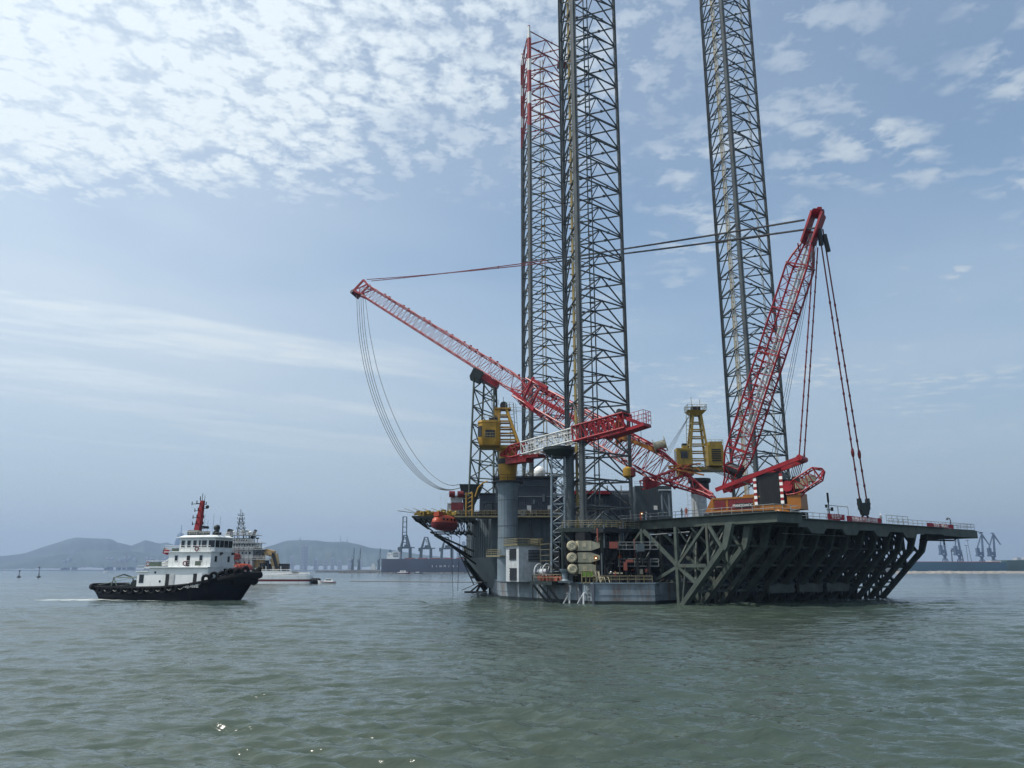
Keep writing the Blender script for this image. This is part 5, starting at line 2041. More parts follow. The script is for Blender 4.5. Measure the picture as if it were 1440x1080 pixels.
mb.build('wheelhouse_roof', M['white'], wh)


def win(x0, x1, z0, z1, y=-3.4, name='window', parent=None):
    for sd in (-1, 1):
        m1 = MB()
        m1.span(x0, x1, sd * abs(y) - .03, sd * abs(y) + .03, z0, z1)
        o = m1.build(name, M['glass'], parent or wh)
        m2 = MB()
        for a, b, c, d in ((x0 - .08, x1 + .08, z1, z1 + .08), (x0 - .08, x1 + .08, z0 - .08, z0), (x0 - .08, x0, z0, z1), (x1, x1 + .08, z0, z1)):
            m2.span(a, b, sd * abs(y) - .05, sd * abs(y) + .05, c, d)
        m2.build('frame', M['lgrey'], parent or wh)


for x0, x1 in ((2.6, 3.3), (3.9, 4.6), (5.2, 5.9), (6.4, 6.8), (7.1, 8.1)):
    win(x0, x1, 9.45, 10.6)
for y0, y1 in ((-2.6, -1.45), (-1.25, -.1), (.1, 1.25), (1.45, 2.6)):
    MB().span(9.42, 9.5, y0, y1, 9.4, 10.65).build('window', M['glass'], wh)
for sd in (-1, 1):
    m1 = MB()
    a, b = V((8.45, sd * 3.32, 0)), V((9.38, sd * 2.78, 0))
    nx = V((.5, sd * .85, 0)) * .04
    m1.hexa([a - nx + V((0, 0, 9.4)), b - nx + V((0, 0, 9.4)), b + nx + V((0, 0, 9.4)), a + nx + V((0, 0, 9.4)),
             a - nx + V((0, 0, 10.65)), b - nx + V((0, 0, 10.65)), b + nx + V((0, 0, 10.65)), a + nx + V((0, 0, 10.65))])
    m1.build('window', M['glass'], wh)
for x0, x1, z0, z1 in ((1.6, 2.2, 6.9, 7.9), (7.0, 7.6, 6.9, 7.9)):
    win(x0, x1, z0, z1, 3.6, 'window', tug)
for y0, y1 in ((-2.4, -1.8), (1.6, 2.2)):
    MB().span(9.38, 9.46, y0, y1, 6.8, 7.8).build('window', M['glass'], tug)
for x0, x1, z1, y in ((.2, 1.1, 4.6, 3.9), (6.2, 7.1, 4.7, 3.9)):
    for sd in (-1, 1):
        MB().span(x0, x1, sd * y - .04, sd * y + .04, 1.9, z1).build('doorway', M['dark'], tug)
        MB().box((x1 + .55, sd * (y + .12), (1.9 + z1) / 2), (1.0, .08, z1 - 1.9), R(6)).build('door', M['white'] if x0 > 3 else M['rigwhite'], tug)
for sd in (-1, 1):
    MB().span(4.2, 4.9, sd * 3.6 - .04, sd * 3.6 + .04, 6.0, 7.9).build('doorway', M['dark'], tug)
    MB().span(-5.9, -4.9, sd * 3.6 - .04, sd * 3.6 + .04, 3.0, 4.5).build('window', M['glass'], tug)
    for x, z in ((-1.0, 3.3), (8.4, 3.9), (-2.2, 4.9)):
        MB().lathe((x, sd * 3.9, z), [(.22, -.04), (.22, .04)], 12, (0, 1, 0)).build('porthole', M['glass'], tug)
for y, z in ((-2.6, 4.2), (-1.0, 4.0), (1.8, 4.2)):
    MB().lathe((9.34, y, z), [(.22, -.05), (.22, .05)], 12, (1, 0, 0)).build('porthole', M['glass'], tug)
mb = MB()
mb.rail([(-6.5, -3.7, 5.12), (-6.5, 3.7, 5.12)], 1, 1.2)
for sd in (-1, 1):
    mb.rail([(-4.3, sd * 4.2, 5.9), (9.0, sd * 4.2, 5.9)], 1.05, 1.5, .03, (1, .66, .33))
    mb.rail([(-.7, sd * 3.8, 8.62), (9.3, sd * 3.8, 8.62)], 1.05, 1.5, .03, (1, .66, .33))
    mb.rail([(2.3, sd * 3.0, 11.6), (8.4, sd * 3.0, 11.6)], .7, 1.5, .025)
mb.rail([(-.7, -3.8, 8.62), (-.7, 3.8, 8.62)], 1.05, 1.5, .03)
mb.build('railing', M['rigwhite'], tug)
mb = MB()
for sd in (-1, 1):
    mb.tube((-15, sd * 3.6, 2.6), (-7, sd * 3.4, 4.0), .05, 4)
mb.tube((-12.5, -2.8, 4.0), (-6.6, -2.8, 4.0), .08, 5)
mb.tube((-12.5, 2.8, 4.0), (-6.6, 2.8, 4.0), .08, 5)
mb.path([(-12.6, -3.2, 1.6), (-12.6, -2.6, 3.9), (-12.6, 0, 4.5), (-12.6, 2.6, 3.9), (-12.6, 3.2, 1.6)], .13, 6)
mb.tube((-11, -2.8, 1.5), (-12.6, -2.6, 4), .09, 5)
mb.build('tow_bow', M['deckgreen'], tug)
mb = MB()
mb.lathe((-8.8, 0, 2.6), [(.9, -1.3), (.9, -1.1), (.5, -1.1), (.5, 1.1), (.9, 1.1), (.9, 1.3)], 14, (0, 1, 0))
mb.box((-8.8, 0, 1.9), (2, 3.4, .7)).box((-10.2, 1.6, 2.2), (.8, .8, 1.2)).box((-7.4, -2.2, 2.5), (1, .8, 1.6))
for i in range(5):
    mb.torus((-14 + .3 * i, -1 + .5 * i, 1.9 + .1 * i), .9, .13, (0, .1, 1), 14, 5)
mb.build('tow_winch', M['darkgreen'], tug)
mb = MB()
mb.box((12.2, 0, 4.0), (1.8, 2.6, 1.2)).lathe((12.4, 0, 4.8), [(.6, -1.1), (.6, 1.1)], 12, (0, 1, 0))
for i in range(9):
    mb.torus((10.6 + .22 * i, -1.6 + .4 * i, 4.6 + .25 * (i % 3)), .5, .16, (.3, .5 * (i % 3), 1), 12, 5)
mb.build('bow_winch', M['black'], tug)
# mast
mb = MB()
mb.hexa([(2.6, -.5, 11.5), (3.9, -.5, 11.5), (3.9, .5, 11.5), (2.6, .5, 11.5), (3.5, -.3, 18.2), (4.15, -.3, 18.2), (4.15, .3, 18.2), (3.5, .3, 18.2)])
mast = mb.build('mast', M['mastred'], tug)
mb = MB()
for z, l in ((17.6, 1.5), (16.3, .9), (15.0, 1.1), (13.8, 1.1)):
    mb.box((3.6, 0, z), (.2, 2 * l, .12))
    mb.box((3.5 - l * .7, 0, z), (l * 1.4, .15, .1))
    for sd in (-1, 1):
        mb.tube((3.6, sd * l * .95, z), (3.6, sd * l * .95, z + .5), .1, 5)
    mb.tube((3.4 - l * 1.3, 0, z - .2), (3.4 - l * 1.3, 0, z + .45), .09, 5)
mb.box((4.7, 0, 13.0), (1.6, .9, .15)).box((4.9, 0, 13.25), (.3, 2.0, .3))
mb.ball((5.0, 0, 17.0), .35).box((4.5, 0, 16.7), (1, .3, .1))
mb.tube((3.7, 0, 18.2), (3.7, 0, 19.6), .06, 5).tube((4.1, .2, 18.2), (4.1, .2, 19.2), .05, 5).tube((3.4, -.2, 18.2), (3.4, -.2, 19), .1, 5)
mb.build('mast_fitting', M['dark'], mast)
mb = MB()
mb.ball((8.0, -.6, 13.0), .6, 12, 8).tube((8.0, -.6, 11.6), (8, -.6, 12.6), .2, 6)
mb.box((4.6, -1.2, 12.0), (1.5, 1.2, .7)).lathe((3.6, -1.4, 12.1), [(.5, -1.2), (.55, 1.2)], 10, (1, 0, 0))
mb.box((6.4, -1.8, 12.0), (1.6, .6, .6)).box((7.0, 1, 12), (1.4, .8, .5))
mb.lathe((8.6, -1.6, 12.3), [(.25, -.5), (.35, .5)], 10, (1, -.4, .3))
for x in (5.4, 6.2, 7.4, 8.9):
    mb.tube((x, -1.0, 11.6), (x, -1.0, 14.2 + (x % 2)), .025, 4)
mb.build('roof_equipment', M['darkgreen'], tug)
mb = MB()
mb.tube((9.6, -1.2, 7.9), (10.6, -1.8, 8.4), .08, 5)
mb.lathe((10.4, -1.8, 8.3), [(.3, -.3), (.15, .3)], 8, (1, -.5, .1))
mb.lathe((10.4, 1.8, 8.3), [(.3, -.3), (.15, .3)], 8, (1, .5, .1))
mb.build('searchlight', M['dark'], tug)
for x, y, z in ((-4.2, -3.8, 6.4), (4.4, -4.3, 6.5), (6.4, -3.9, 9.1), (4.4, 4.3, 6.5), (6.4, 3.9, 9.1)):
    MB().torus((x, y, z), .36, .1, (0, 1, 0), 16, 6).build('lifebuoy', M['maroon'], tug)
mb = MB()
for sd in (-1, 1):
    mb.span(-3.5, -.8, sd * 4.15 - .08, sd * 4.15 + .08, 6.0, 6.75)
    mb.span(6.6, 7.8, sd * 4.25 - .06, sd * 4.25 + .06, 6.1, 6.9)
    mb.span(1.0, 2.4, sd * 3.85 - .06, sd * 3.85 + .06, 8.7, 9.2)
mb.build('rail_canvas', M['deckgreen'], tug)
mb = MB()
mb.path([(-3.2, -2.6, 6.0), (-2.0, -2.6, 6.5), (-.2, -2.6, 7.4), (.1, -2.6, 8.2)], .1, 5)
mb.box((-2.2, -2, 6.4), (2, 1.2, .7)).box((-1.2, 2, 6.4), (2, 1.2, .8))
mb.lathe((-1, 2.6, 5.9), [(.5, 0), (.5, 1.6), (.4, 1.9)], 12)
mb.build('deck_gear', M['rigwhite'], tug)
fl = MB()
fl.tube((-.6, -3.6, 8.2), (-1.2, -3.6, 9.6), .03, 4)
fl.build('flagstaff', M['rigwhite'], tug)
mb = MB()
g = []
for i in range(7):
    for j in range(2):
        f = i / 6
        g.append((-1.05 + f * 1.25 - j * .25, -3.6 + .12 * math.sin(f * 7), 9.3 - j * .95 - f * .35))
mb.add(g, [(2 * i, 2 * i + 1, 2 * i + 3, 2 * i + 2) for i in range(6)])
mb.build('flag', M['banner'], tug)
text_mesh('hull_name', '青岛拖', .95, M['text'], tug, (6.9, -5.03, 2.62), (R(83), 0, R(3)), .03)
place(tug, (P(252, 801, 149).x, 149, 0), R(-15))
tug.scale = (.975, .97, 1.0)

# ------------------------------------------------------------------ lifeboats


def lifeboat(name, label, loc, rz, sc, low):
    t = thing(name, label, 'lifeboat')
    mb = MB()
    prof = [(-4, .15, .9), (-3.7, .75, .4), (-2.5, 1.25, .1), (0, 1.4, 0), (2.5, 1.2, .1), (3.6, .7, .45), (4.1, .12, 1.0)]
    mb.loft([[(x, -w_ * .35, z0), (x, -w_, z0 + (1.5 - z0) * .5), (x, -w_ * 1.03, 1.5), (x, w_ * 1.03, 1.5), (x, w_, z0 + (1.5 - z0) * .5), (x, w_ * .35, z0)] for x, w_, z0 in prof])
    mb.build('hull', low, t)
    mb = MB()
    pr = [(-3.9, .3, 1.7), (-3.4, .85, 2.4), (-2.2, 1.2, 2.9), (0, 1.3, 3.05), (2.2, 1.15, 2.8), (3.4, .75, 2.3), (4.0, .25, 1.7)]
    mb.loft([[(x, -w_, 1.5), (x, -w_ * .85, 1.5 + (z1 - 1.5) * .65), (x, -w_ * .4, z1), (x, w_ * .4, z1), (x, w_ * .85, 1.5 + (z1 - 1.5) * .65), (x, w_, 1.5)] for x, w_, z1 in pr])
    mb.span(-3.2, -1.6, -.6, .6, 2.7, 3.5)
    mb.build('canopy', M['orange_boat'], t)
    mb = MB()
    mb.path([(x, -w_ * 1.05, 1.5) for x, w_, z0 in prof], .1, 5)
    mb.path([(x, w_ * 1.05, 1.5) for x, w_, z0 in prof], .1, 5)
    mb.build('fender_band', M['maroon'], t)
    mb = MB()
    for x in (-2.2, -1, .4, 1.6):
        for sd in (-1, 1):
            mb.box((x, sd * 1.13, 2.15), (.5, .16, .35))
    mb.span(-1.58, -1.5, -.4, .4, 2.95, 3.3)
    mb.build('window', M['glass'], t)
    place(t, loc, rz, sc)
    return t


q = P(626, 747, 159)
lifeboat('lifeboat', 'orange enclosed lifeboat with a pale keel hung at the rig bow platform', (q.x, 158.6, q.z), R(62), 1.05, M['maroon'])

# ------------------------------------------------------------------ rescue ship behind the tug
sh = thing('rescue_ship', 'white rescue ship with lattice mast and tan deck cranes moored behind the tug', 'ship')
YS = 322


def Q(x, y, dy=0.):
    return P(x, y, YS + dy)


def xspan(mb, x0, x1, y0, y1, d0=-6., d1=6.):
    a, b = Q(x0, y1), Q(x1, y0)
    mb.span(a.x, b.x, YS + d0, YS + d1, a.z, b.z)


mb = MB()
a = Q(255, 801).x
b = Q(412, 801).x
mb.loft([[(x, YS - w_, -1), (x, YS - w_ * 1.08, zt), (x, YS + w_ * 1.08, zt), (x, YS + w_, -1)] for x, w_, zt in ((a, 2, 6), (a + 6, 6, 5.6), (a + 18, 7.4, 5.2), (b - 2, 7.4, 4.9), (b, 6.6, 4.9))])
mb.build('hull', M['shipgrey'], sh)
mb = MB()
xspan(mb, 298, 372, 799, 806, -6.6, 6.6)
xspan(mb, 305, 362, 787, 799, -6.2, 6.2)
xspan(mb, 312, 362, 773, 787, -5.4, 5.6)
xspan(mb, 318, 363, 764, 773, -5.0, 5)
xspan(mb, 324, 355, 757, 764, -3.6, 3)
xspan(mb, 317, 325, 752, 764, -2, 2)
mb.build('superstructure', M['shipgrey'], sh)
mb = MB()
for y0, y1, xa, xb, d_, st_ in ((765.5, 769.5, 320, 362, -5.1, 3.6), (776.5, 779.5, 315, 360, -5.5, 5.2), (790, 793, 308, 360, -6.34, 6.0), (758.5, 761.5, 326, 353, -3.7, 3.4)):
    x = xa
    while x < xb - 2:
        xspan(mb, x, x + 2.1, y0, y1, d_, d_ + .3)
        x += st_
mb.build('window', M['glass'], sh)
mb = MB()
for x in (330, 336, 343, 350, 357, 364, 368):
    mb.tube(Q(x, 800, -6.4), Q(x, 764 if x > 352 else 753, -6.4), .13, 5)
for x, y0, y1 in ((342, 757, 749), (346, 757, 747), (351, 757, 750), (334, 757, 750), (358, 764, 755), (362, 764, 757), (326, 752, 746)):
    mb.tube(Q(x, y0, -2), Q(x, y1, -2), .16, 5)
    mb.box(Q(x, y1, -2), (1.2, .8, .5))
for k in range(7):
    mb.box(Q(357 + k * 1.9, 786 - (k * 7) % 16, -5.8), (1.2, 1, 1.2 + (k % 3) * .5))
mb.build('stanchion', M['brace'], sh)
mb = MB()
for y_, xa, xb in ((772, 308, 372), (763, 312, 368), (752, 318, 362), (786, 300, 378)):
    p_, q_ = Q(xa, y_, -6.5), Q(xb, y_, -6.5)
    mb.rail([p_, q_], 1.1, 2.2, .05, (1, .5))
    mb.beam(p_ + V((0, 3, -.1)), q_ + V((0, 3, -.1)), 6, .2)
mb.build('railing', M['rigwhite'], sh)
mb = MB()
b4 = [Q(333, 752, -1.4), Q(345, 752, -1.4), Q(345, 752, 1.4), Q(333, 752, 1.4)]
t4 = [Q(337, 728, -.7), Q(341, 728, -.7), Q(341, 728, .7), Q(337, 728, .7)]
for k in range(4):
    mb.tube(b4[k], t4[k], .16, 5)
    for i in range(5):
        mb.tube(b4[k].lerp(t4[k], i / 5), b4[(k + 1) % 4].lerp(t4[(k + 1) % 4], (i + 1) / 5), .1, 4)
        mb.tube(b4[k].lerp(t4[k], i / 5), b4[(k + 1) % 4].lerp(t4[(k + 1) % 4], i / 5), .1, 4)
for y_, l in ((744, 6), (736, 5), (730, 5), (725, 4)):
    mb.beam(Q(339 - l, y_), Q(339 + l, y_), .2, .2)
    for s_ in (-l, -l * .4, l * .5, l):
        mb.tube(Q(339 + s_, y_), Q(339 + s_, y_ - 3), .1, 4)
mb.tube(Q(339, 728), Q(338.6, 716), .12, 4)
mb.tube(Q(341, 728), Q(341.5, 720), .1, 4)
mb.build('lattice_mast', M['brace'], sh)
mb = MB()
for x, y_, r in ((341, 748, .9), (352, 749, .7), (349, 746, .6), (329, 748, .5)):
    MB().ball(Q(x, y_), r, 10, 6).tube(Q(x, 754), Q(x, y_), .3, 5).build('radome', M['white'], sh)
mb = MB()
mb.loft([[(Q(x, 0 + 757).x, YS + s_, Q(x, y_).z) for x, s_ in ((xa, -1.4), (xb, -1.4), (xb, 1.4), (xa, 1.4))] for y_, xa, xb in ((757, 319, 326), (748, 320, 325), (744, 321, 324))])
mb.build('funnel', M['dark'], sh)
mb = MB()
mb.tube(Q(354, 757), Q(360, 745), .8, 8, .6)
mb.build('funnel', M['dark'], sh)
mb = MB()
for x0, y0, x1, y1, w_ in ((366, 803, 367, 779, 2.8), (362, 777, 371, 778, 2.8), (374, 776, 386, 779, 2.4), (386, 779, 390, 803, 2.3), (383, 786, 388, 804, 1.6), (370, 790, 374, 803, 1.8), (361, 785, 361, 800, 1.6)):
    mb.beam(Q(x0, y0, -3), Q(x1, y1, -3), w_, w_)
mb.lathe(Q(367.5, 778, -3), [(1.5, -1), (1.5, 1)], 10, (0, 1, 0))
mb.loft([[(Q(x, 778, -4).x, YS - 4 + sy, Q(x, y_, -4).z) for sy, y_ in ((-1, 775.5), (1, 775.5), (1, 780.5), (-1, 780.5))] for x in (372, 374, 380, 383)])
mb.build('deck_crane', M['tan'], sh)
mb = MB()
for x0, y0, x1, y1 in ((384, 778, 390, 800), (376, 788, 376, 804), (392, 797, 404, 799), (366, 794, 376, 794)):
    mb.beam(Q(x0, y0, -4), Q(x1, y1, -4), 1.2, 1.2)
for k in range(12):
    mb.box(Q(366 + k * 3.2, 803 - (k % 3) * 2, -3 + (k % 2)), (2 + k % 2, 2, 1.5 + k % 3))
mb.build('deck_gear', M['dark'], sh)
mb = MB()
for x in (374, 384, 395):
    mb.tube(Q(x, 808, -6), Q(x, 796, -6), .2, 5)
mb.rail([Q(366, 806, -7), Q(410, 806, -7)], 1.4, 2.2, .08)
mb.build('stern_frame', M['shipgrey'], sh)
settle(sh, (Q(340, 801).x, YS, 0))
lifeboat('lifeboat', 'orange lifeboat hung higher on the white rescue ship, by its funnel', Q(329.5, 785, -8) + V((0, 0, -.6)), R(62), .85, M['orange_boat'])
lifeboat('rescue_boat', 'long orange rescue boat on the deck side of the white ship, below the lifeboat', Q(341, 800, -8.6) + V((0, 0, -.8)), R(25), .95, M['maroon'])

# long white pontoon with a dark stripe, and the small boats by it
t = thing('pontoon', 'long low white pontoon with a dark red stripe floating beside the tug bow', 'pontoon')
YP = 312
mb = MB()


def Q2(x, y, Yv=312):
    return P(x, y, Yv)


mb.cur = 0
a, b = Q2(345, 810).x, Q2(440, 810).x
for i, (z0, z1) in enumerate(((-.5, .9), (.9, 1.7), (1.7, 3.3))):
    mb.cur = 1 if i == 1 else 0
    mb.loft([[(x, YP - w_, z0), (x, YP + w_, z0), (x, YP + w_, z1), (x, YP - w_, z1)] for x, w_ in ((a, 2.6), (b - 3, 2.6), (b - .8, 2.0), (b, .9))])
mb.build('hull', [M['white'], M['maroon']], t)
mb = MB()
mb.rail([Q2(380, 806.5) + V((0, -2, -1.2)), Q2(432, 806.5) + V((0, -2, -1.2))], 1.2, 2.4, .06)
mb.box(Q2(405, 805.6), (9, 2, .7)).box(Q2(424, 806), (7, 2, .6))
mb.build('deck_rail', M['rigwhite'], t)
settle(t, (Q2(400, 801).x, YP, 0))
t = thing('fender_float', 'black floating fender between the white pontoon and the small boat', 'fender')
mb = MB().lathe((0, 0, .7), [(.6, -1.5), (1.0, -1.2), (1.0, 1.2), (.6, 1.5)], 12, (1, 0, 0))
mb.build('body', M['black'], t)
MB().torus((0, 0, .7), 1.0, .12, (1, 0, 0)).torus((.8, 0, .7), 1.0, .12, (1, 0, 0)).torus((-.8, 0, .7), 1.0, .12, (1, 0, 0)).build('chain', M['dark'], t)
place(t, (Q2(446, 801).x, 311, 0), 0, 1.25)


def smallboat(name, label, loc, rz, sc, mh, ms):
    t = thing(name, label, 'boat')
    mb = MB()
    rs = []
    for x, w_, z in ((-4, 1.1, 1.1), (-2, 1.35, 1.0), (1, 1.3, 1.1), (3, .8, 1.35), (4.2, .1, 1.6)):
        rs.append([(x - .2 * (x > 2), -w_ * .7, -.3), (x, -w_, z), (x, w_, z), (x - .2 * (x > 2), w_ * .7, -.3)])
    mb.loft(rs)
    mb.build('hull', mh, t)
    mb = MB().path([(x, -w_ * 1.03, z - .35) for x, w_, z in ((-4, 1.05, 1.1), (-2, 1.3, 1.0), (1, 1.25, 1.1), (3, .75, 1.35))], .14, 4)
    mb.path([(x, w_ * 1.03, z - .35) for x, w_, z in ((-4, 1.05, 1.1), (-2, 1.3, 1.0), (1, 1.25, 1.1), (3, .75, 1.35))], .14, 4)
    mb.build('stripe', ms, t)
    mb = MB()
    mb.loft([[(-2.6, -.9, 1), (1.4, -.9, 1), (1.4, .9, 1), (-2.6, .9, 1)], [(-2.2, -.8, 2.2), (.8, -.8, 2.2), (.8, .8, 2.2), (-2.2, .8, 2.2)]])
    cb_ = mb.build('cabin', M['white'], t)
    mb = MB().span(-1.9, .6, -.88, -.84, 1.55, 2.0).span(-1.9, .6, .84, .88, 1.55, 2.0)
    mb.build('window', M['glass'], cb_)
    place(t, loc, rz, sc)
    return t


smallboat('small_boat', 'small white boat with a red stripe at the end of the white pontoon', (Q2(461, 801, 310).x, 310, 0), R(184), .86, M['white'], M['maroon'])
smallboat('small_boat', 'small red and white harbour boat in front of the dark cargo ship', (P(568, 801, 1050).x, 1050, 0), 0, 2.0, M['maroon'], M['white'])
smallboat('small_boat', 'low dark blue workboat before the cargo ship, nearest to the rig', (P(588, 801, 1060).x, 1060, 0), 0, 1.2, M['shipnavy'], M['shipnavy'])
smallboat('small_boat', 'tiny white launch far out on the water left of the tug', (P(149, 801, 1500).x, 1500, 0), 0, 1.0, M['white'], M['white'])
for x, yt, lab in ((28, 803, 'slender channel buoy with a post, leftmost on the water'), (56, 798, 'channel buoy with a leaning top mark, nearer to the tug')):
    t = thing('channel_buoy', lab, 'buoy', 'channel buoys on the left')
    mb = MB().lathe((0, 0, 0), [(1.0, -.6), (1.3, 0), (1.2, .7), (.3, 1.0)], 12)
    mb.build('float', M['dark'], t)
    hh = P(x, yt, 560).z
    mb = MB().tube((0, 0, .8), (-.5 if x > 40 else 0, 0, hh), .16, 5).box((-.5 if x > 40 else 0, 0, hh), (.7, .7, .8)).tube((.5, 0, .8), (-.3, 0, hh * .6), .1, 5).tube((-.6, 0, .8), (-.2, 0, hh * .6), .1, 5)
    mb.build('post', M['dark'], t)
    place(t, (P(x, 801, 560).x, 560, 0))
# ------------------------------------------------------------------ far container port, left of the rig
YQ = 1500
mb = MB()
a, b = P(440, 803, YQ).x, P(760, 803, YQ).x
mb.span(a, b, YQ + 20, YQ + 220, -1, 3.2)
structure(mb.build('quay_ground', M['conc']))
t = thing('breakwater', 'low dark mooring wall on the water in front of the cargo ship', 'breakwater')
mb = MB()
mb.span(P(478, 805, 1200).x, P(720, 805, 1200).x, 1198, 1204, -.5, 1.3)
for k in range(40):
    x = P(478 + k * 6, 805, 1199).x
    mb.box((x, 1197.5, .6), (3, 1.5, 1.6), k)
mb.build('wall', M['rock'], t)
settle(t, (P(600, 805, 1200).x, 1200, 0))

ship = thing('cargo_ship', 'long navy cargo ship with white hull letters below the quay cranes', 'ship')
YS2 = 1330
mb = MB()
x0, x1 = P(537, 801, YS2).x, P(735, 801, YS2).x
zt = P(540, 786, YS2).z
mb.loft([[(x, YS2 - w_ * .8, -1), (x, YS2 - w_, zt - 6), (x, YS2 - w_, zt + dz), (x, YS2 + w_, zt + dz), (x, YS2 + w_, zt - 6), (x, YS2 + w_ * .8, -1)] for x, w_, dz in
         ((x0, 8, .5), (x0 + 8, 13, 0), (x1 - 40, 14, 0), (x1 - 8, 7, 2), (x1, .6, 3))])
mb.build('hull', M['shipnavy'], ship)
mb = MB()
for xa, xb, ya, yb in ((545, 562, 780, 786), (553, 562, 776, 780), (546, 550, 777, 780)):
    p_, q_ = P(xa, yb, YS2), P(xb, ya, YS2)
    mb.span(p_.x, q_.x, YS2 - 9, YS2 + 9, p_.z - 1, q_.z)
mb.build('superstructure', M['white'], ship)
mb = MB()
for ya in (777.2, 781.5):
    p_, q_ = P(554, ya + 1.2, YS2), P(561, ya, YS2)
    mb.span(p_.x, q_.x, YS2 - 9.3, YS2 - 9, p_.z, q_.z)
mb.build('window', M['glass'], ship)
p_ = P(548.5, 780, YS2)
MB().lathe((p_.x, YS2, p_.z), [(2.2, 0), (2.0, P(548, 773, YS2).z - p_.z)], 8).build('funnel', M['farblue'], ship)
mb = MB()
for k in range(9):
    p_, q_ = P(570 + k * 18, 786.5, YS2), P(583 + k * 18, 784.6, YS2)
    mb.span(p_.x, q_.x, YS2 - 10, YS2 + 10, p_.z, q_.z)
mb.build('hatch_cover', M['rust'], ship)
for k, ch in enumerate('SINMINI'):
    p_ = P(609 + k * 5.8, 796.4, YS2)
    text_mesh('hull_letter', ch, 4.6, M['text'], ship, (p_.x, YS2 - 14.3, p_.z), (PI / 2, 0, 0), .1)
settle(ship, ((x0 + x1) / 2, YS2, 0))


def sts(label, x, Yd, ytop, ybeam, up):
    t = thing('quay_crane', label, 'crane', 'container cranes on the far quay')
    s = Yd / 1146
    zt, zb_ = (801 - ytop) * s + CAM_H, (801 - ybeam) * s + CAM_H
    w_ = 7.8 * s
    g = 3.2
    mb = MB()
    for sx in (-1, 1):
        for sy in (0, 24):
            mb.beam((sx * w_, sy, g), (sx * w_ * .9, sy, zb_), 3.0, 3.0)
            mb.beam((sx * w_, sy, g + 14), (sx * w_, 24 - sy, g + 14), 1.4, 1.6)
        mb.beam((sx * w_ * .95, 0, zb_ - 12), (sx * w_ * .95, 24, g + 14), 1, 1)
    for sy in (0, 24):
        mb.beam((-w_, sy, g + 14), (w_, sy, g + 14), 1.6, 2.0)
        mb.beam((-w_ * .9, sy, zb_), (w_ * .9, sy, zb_), 1.8, 2.4)
    mb.build('portal_frame', M['fargreen'], t)
    mb = MB()
    for sx in (-1, 1):
        mb.beam((sx * w_ * .8, 0, zb_), (sx * w_ * .28, 6, zt), 2.2, 2.2)
        mb.beam((sx * w_ * .8, 24, zb_), (sx * w_ * .28, 8, zt), 1.8, 1.8)
        mb.beam((sx * w_ * .28, 6, zt), (sx * 0, 58, zb_ + 4), .6, .6)
        mb.beam((sx * w_ * .55, 3, (zb_ + zt) / 2), (-sx * w_ * .3, 6, zt - 3), .6, .6)
    mb.beam((-w_ * .3, 6, zt), (w_ * .3, 6, zt), 1.8, 1.8)
    mb.build('apex_frame', M['fargreen'], t)
    mb = MB()
    mb.beam((-w_ * .25, -4, zb_ + 1), (-w_ * .25, 64, zb_ + 1), 1.2, 2.4)
    mb.beam((w_ * .25, -4, zb_ + 1), (w_ * .25, 64, zb_ + 1), 1.2, 2.4)
    mb.box((0, 34, zb_ + 4), (w_ * .9, 12, 6))
    mb.box((w_ * 1.35, 10, zb_ + .5), (w_ * .8, 3, 2))
    mb.box((-w_ * 1.15, 10, zb_ - 2), (w_ * .5, 5, 7))
    mb.build('trolley_beam', M['fargreen'], t)
    if up:
        mb = MB()
        za = (801 - 726) * s + CAM_H
        for sx in (-1, 1):
            mb.beam((sx * w_ * .4, -4, zb_), (sx * w_ * .34, -10, za), 2.0, 2.6)
        for k in range(6):
            z = zb_ + (za - zb_) * (k + 1) / 6
            mb.beam((-w_ * .36, -4 - k, z), (w_ * .36, -4 - k, z), 1, 1.4)
        mb.build('raised_boom', M['fargreen'], t)
    place(t, (P(x, 801, Yd).x, Yd, 0))


sts('blue grey quay crane with its boom raised high, leftmost on the far quay', 568, 1560, 752, 770, True)
sts('blue grey quay crane with lowered boom, middle one of the three', 597.5, 1560, 755, 771, False)
sts('blue grey quay crane with lowered boom, nearest to the rig bow', 627, 1560, 755, 771, False)
for x, lab in ((495.5, 'small slewing dock crane in haze, leftmost of the pair by the far hill'), (504.5, 'small slewing dock crane in haze, right one of the pair by the far hill'),
               (532.5, 'small slewing dock crane in haze at the stern of the cargo ship')):
    t = thing('dock_crane', lab, 'crane', 'small dock cranes in the haze')
    s = 1700 / 1146
    mb = MB()
    mb.loft([[(sx * 3 , sy * 3, 3) for sx, sy in ((-1, -1), (1, -1), (1, 1), (-1, 1))], [(sx * 1.6, sy * 1.6, 17 * s) for sx, sy in ((-1, -1), (1, -1), (1, 1), (-1, 1))]])
    mb.build('tower', M['fargreen'], t)
    mb = MB().beam((-4, 0, 14 * s), (3.4, -2, 21 * s), 1, 1).beam((1.6, 0, 17 * s), (2.4, 0, 34 * s), 1.3, 1.3).beam((-4, 0, 15 * s), (2.4, 0, 33 * s), .5, .5)
    mb.build('jib', M['fargreen'], t)
    place(t, (P(x, 801, 1700).x, 1700, 0))
t = thing('floating_barge', 'pale low barge moored beyond the open water by the dock cranes', 'barge')
p_ = P(520, 801, 1600)
mb = MB().loft([[(x, -8, 0), (x, 8, 0), (x, 8, z), (x, -8, z)] for x, z in ((-50, 3), (-46, 5), (16, 5), (20, 3))])
mb.build('hull', M['conc'], t)
MB().span(2, 12, -5, 5, 5, 12).span(4, 10, -4, 4, 12, 17).build('deckhouse', M['shipgrey'], t)
place(t, (p_.x, 1600, 0))

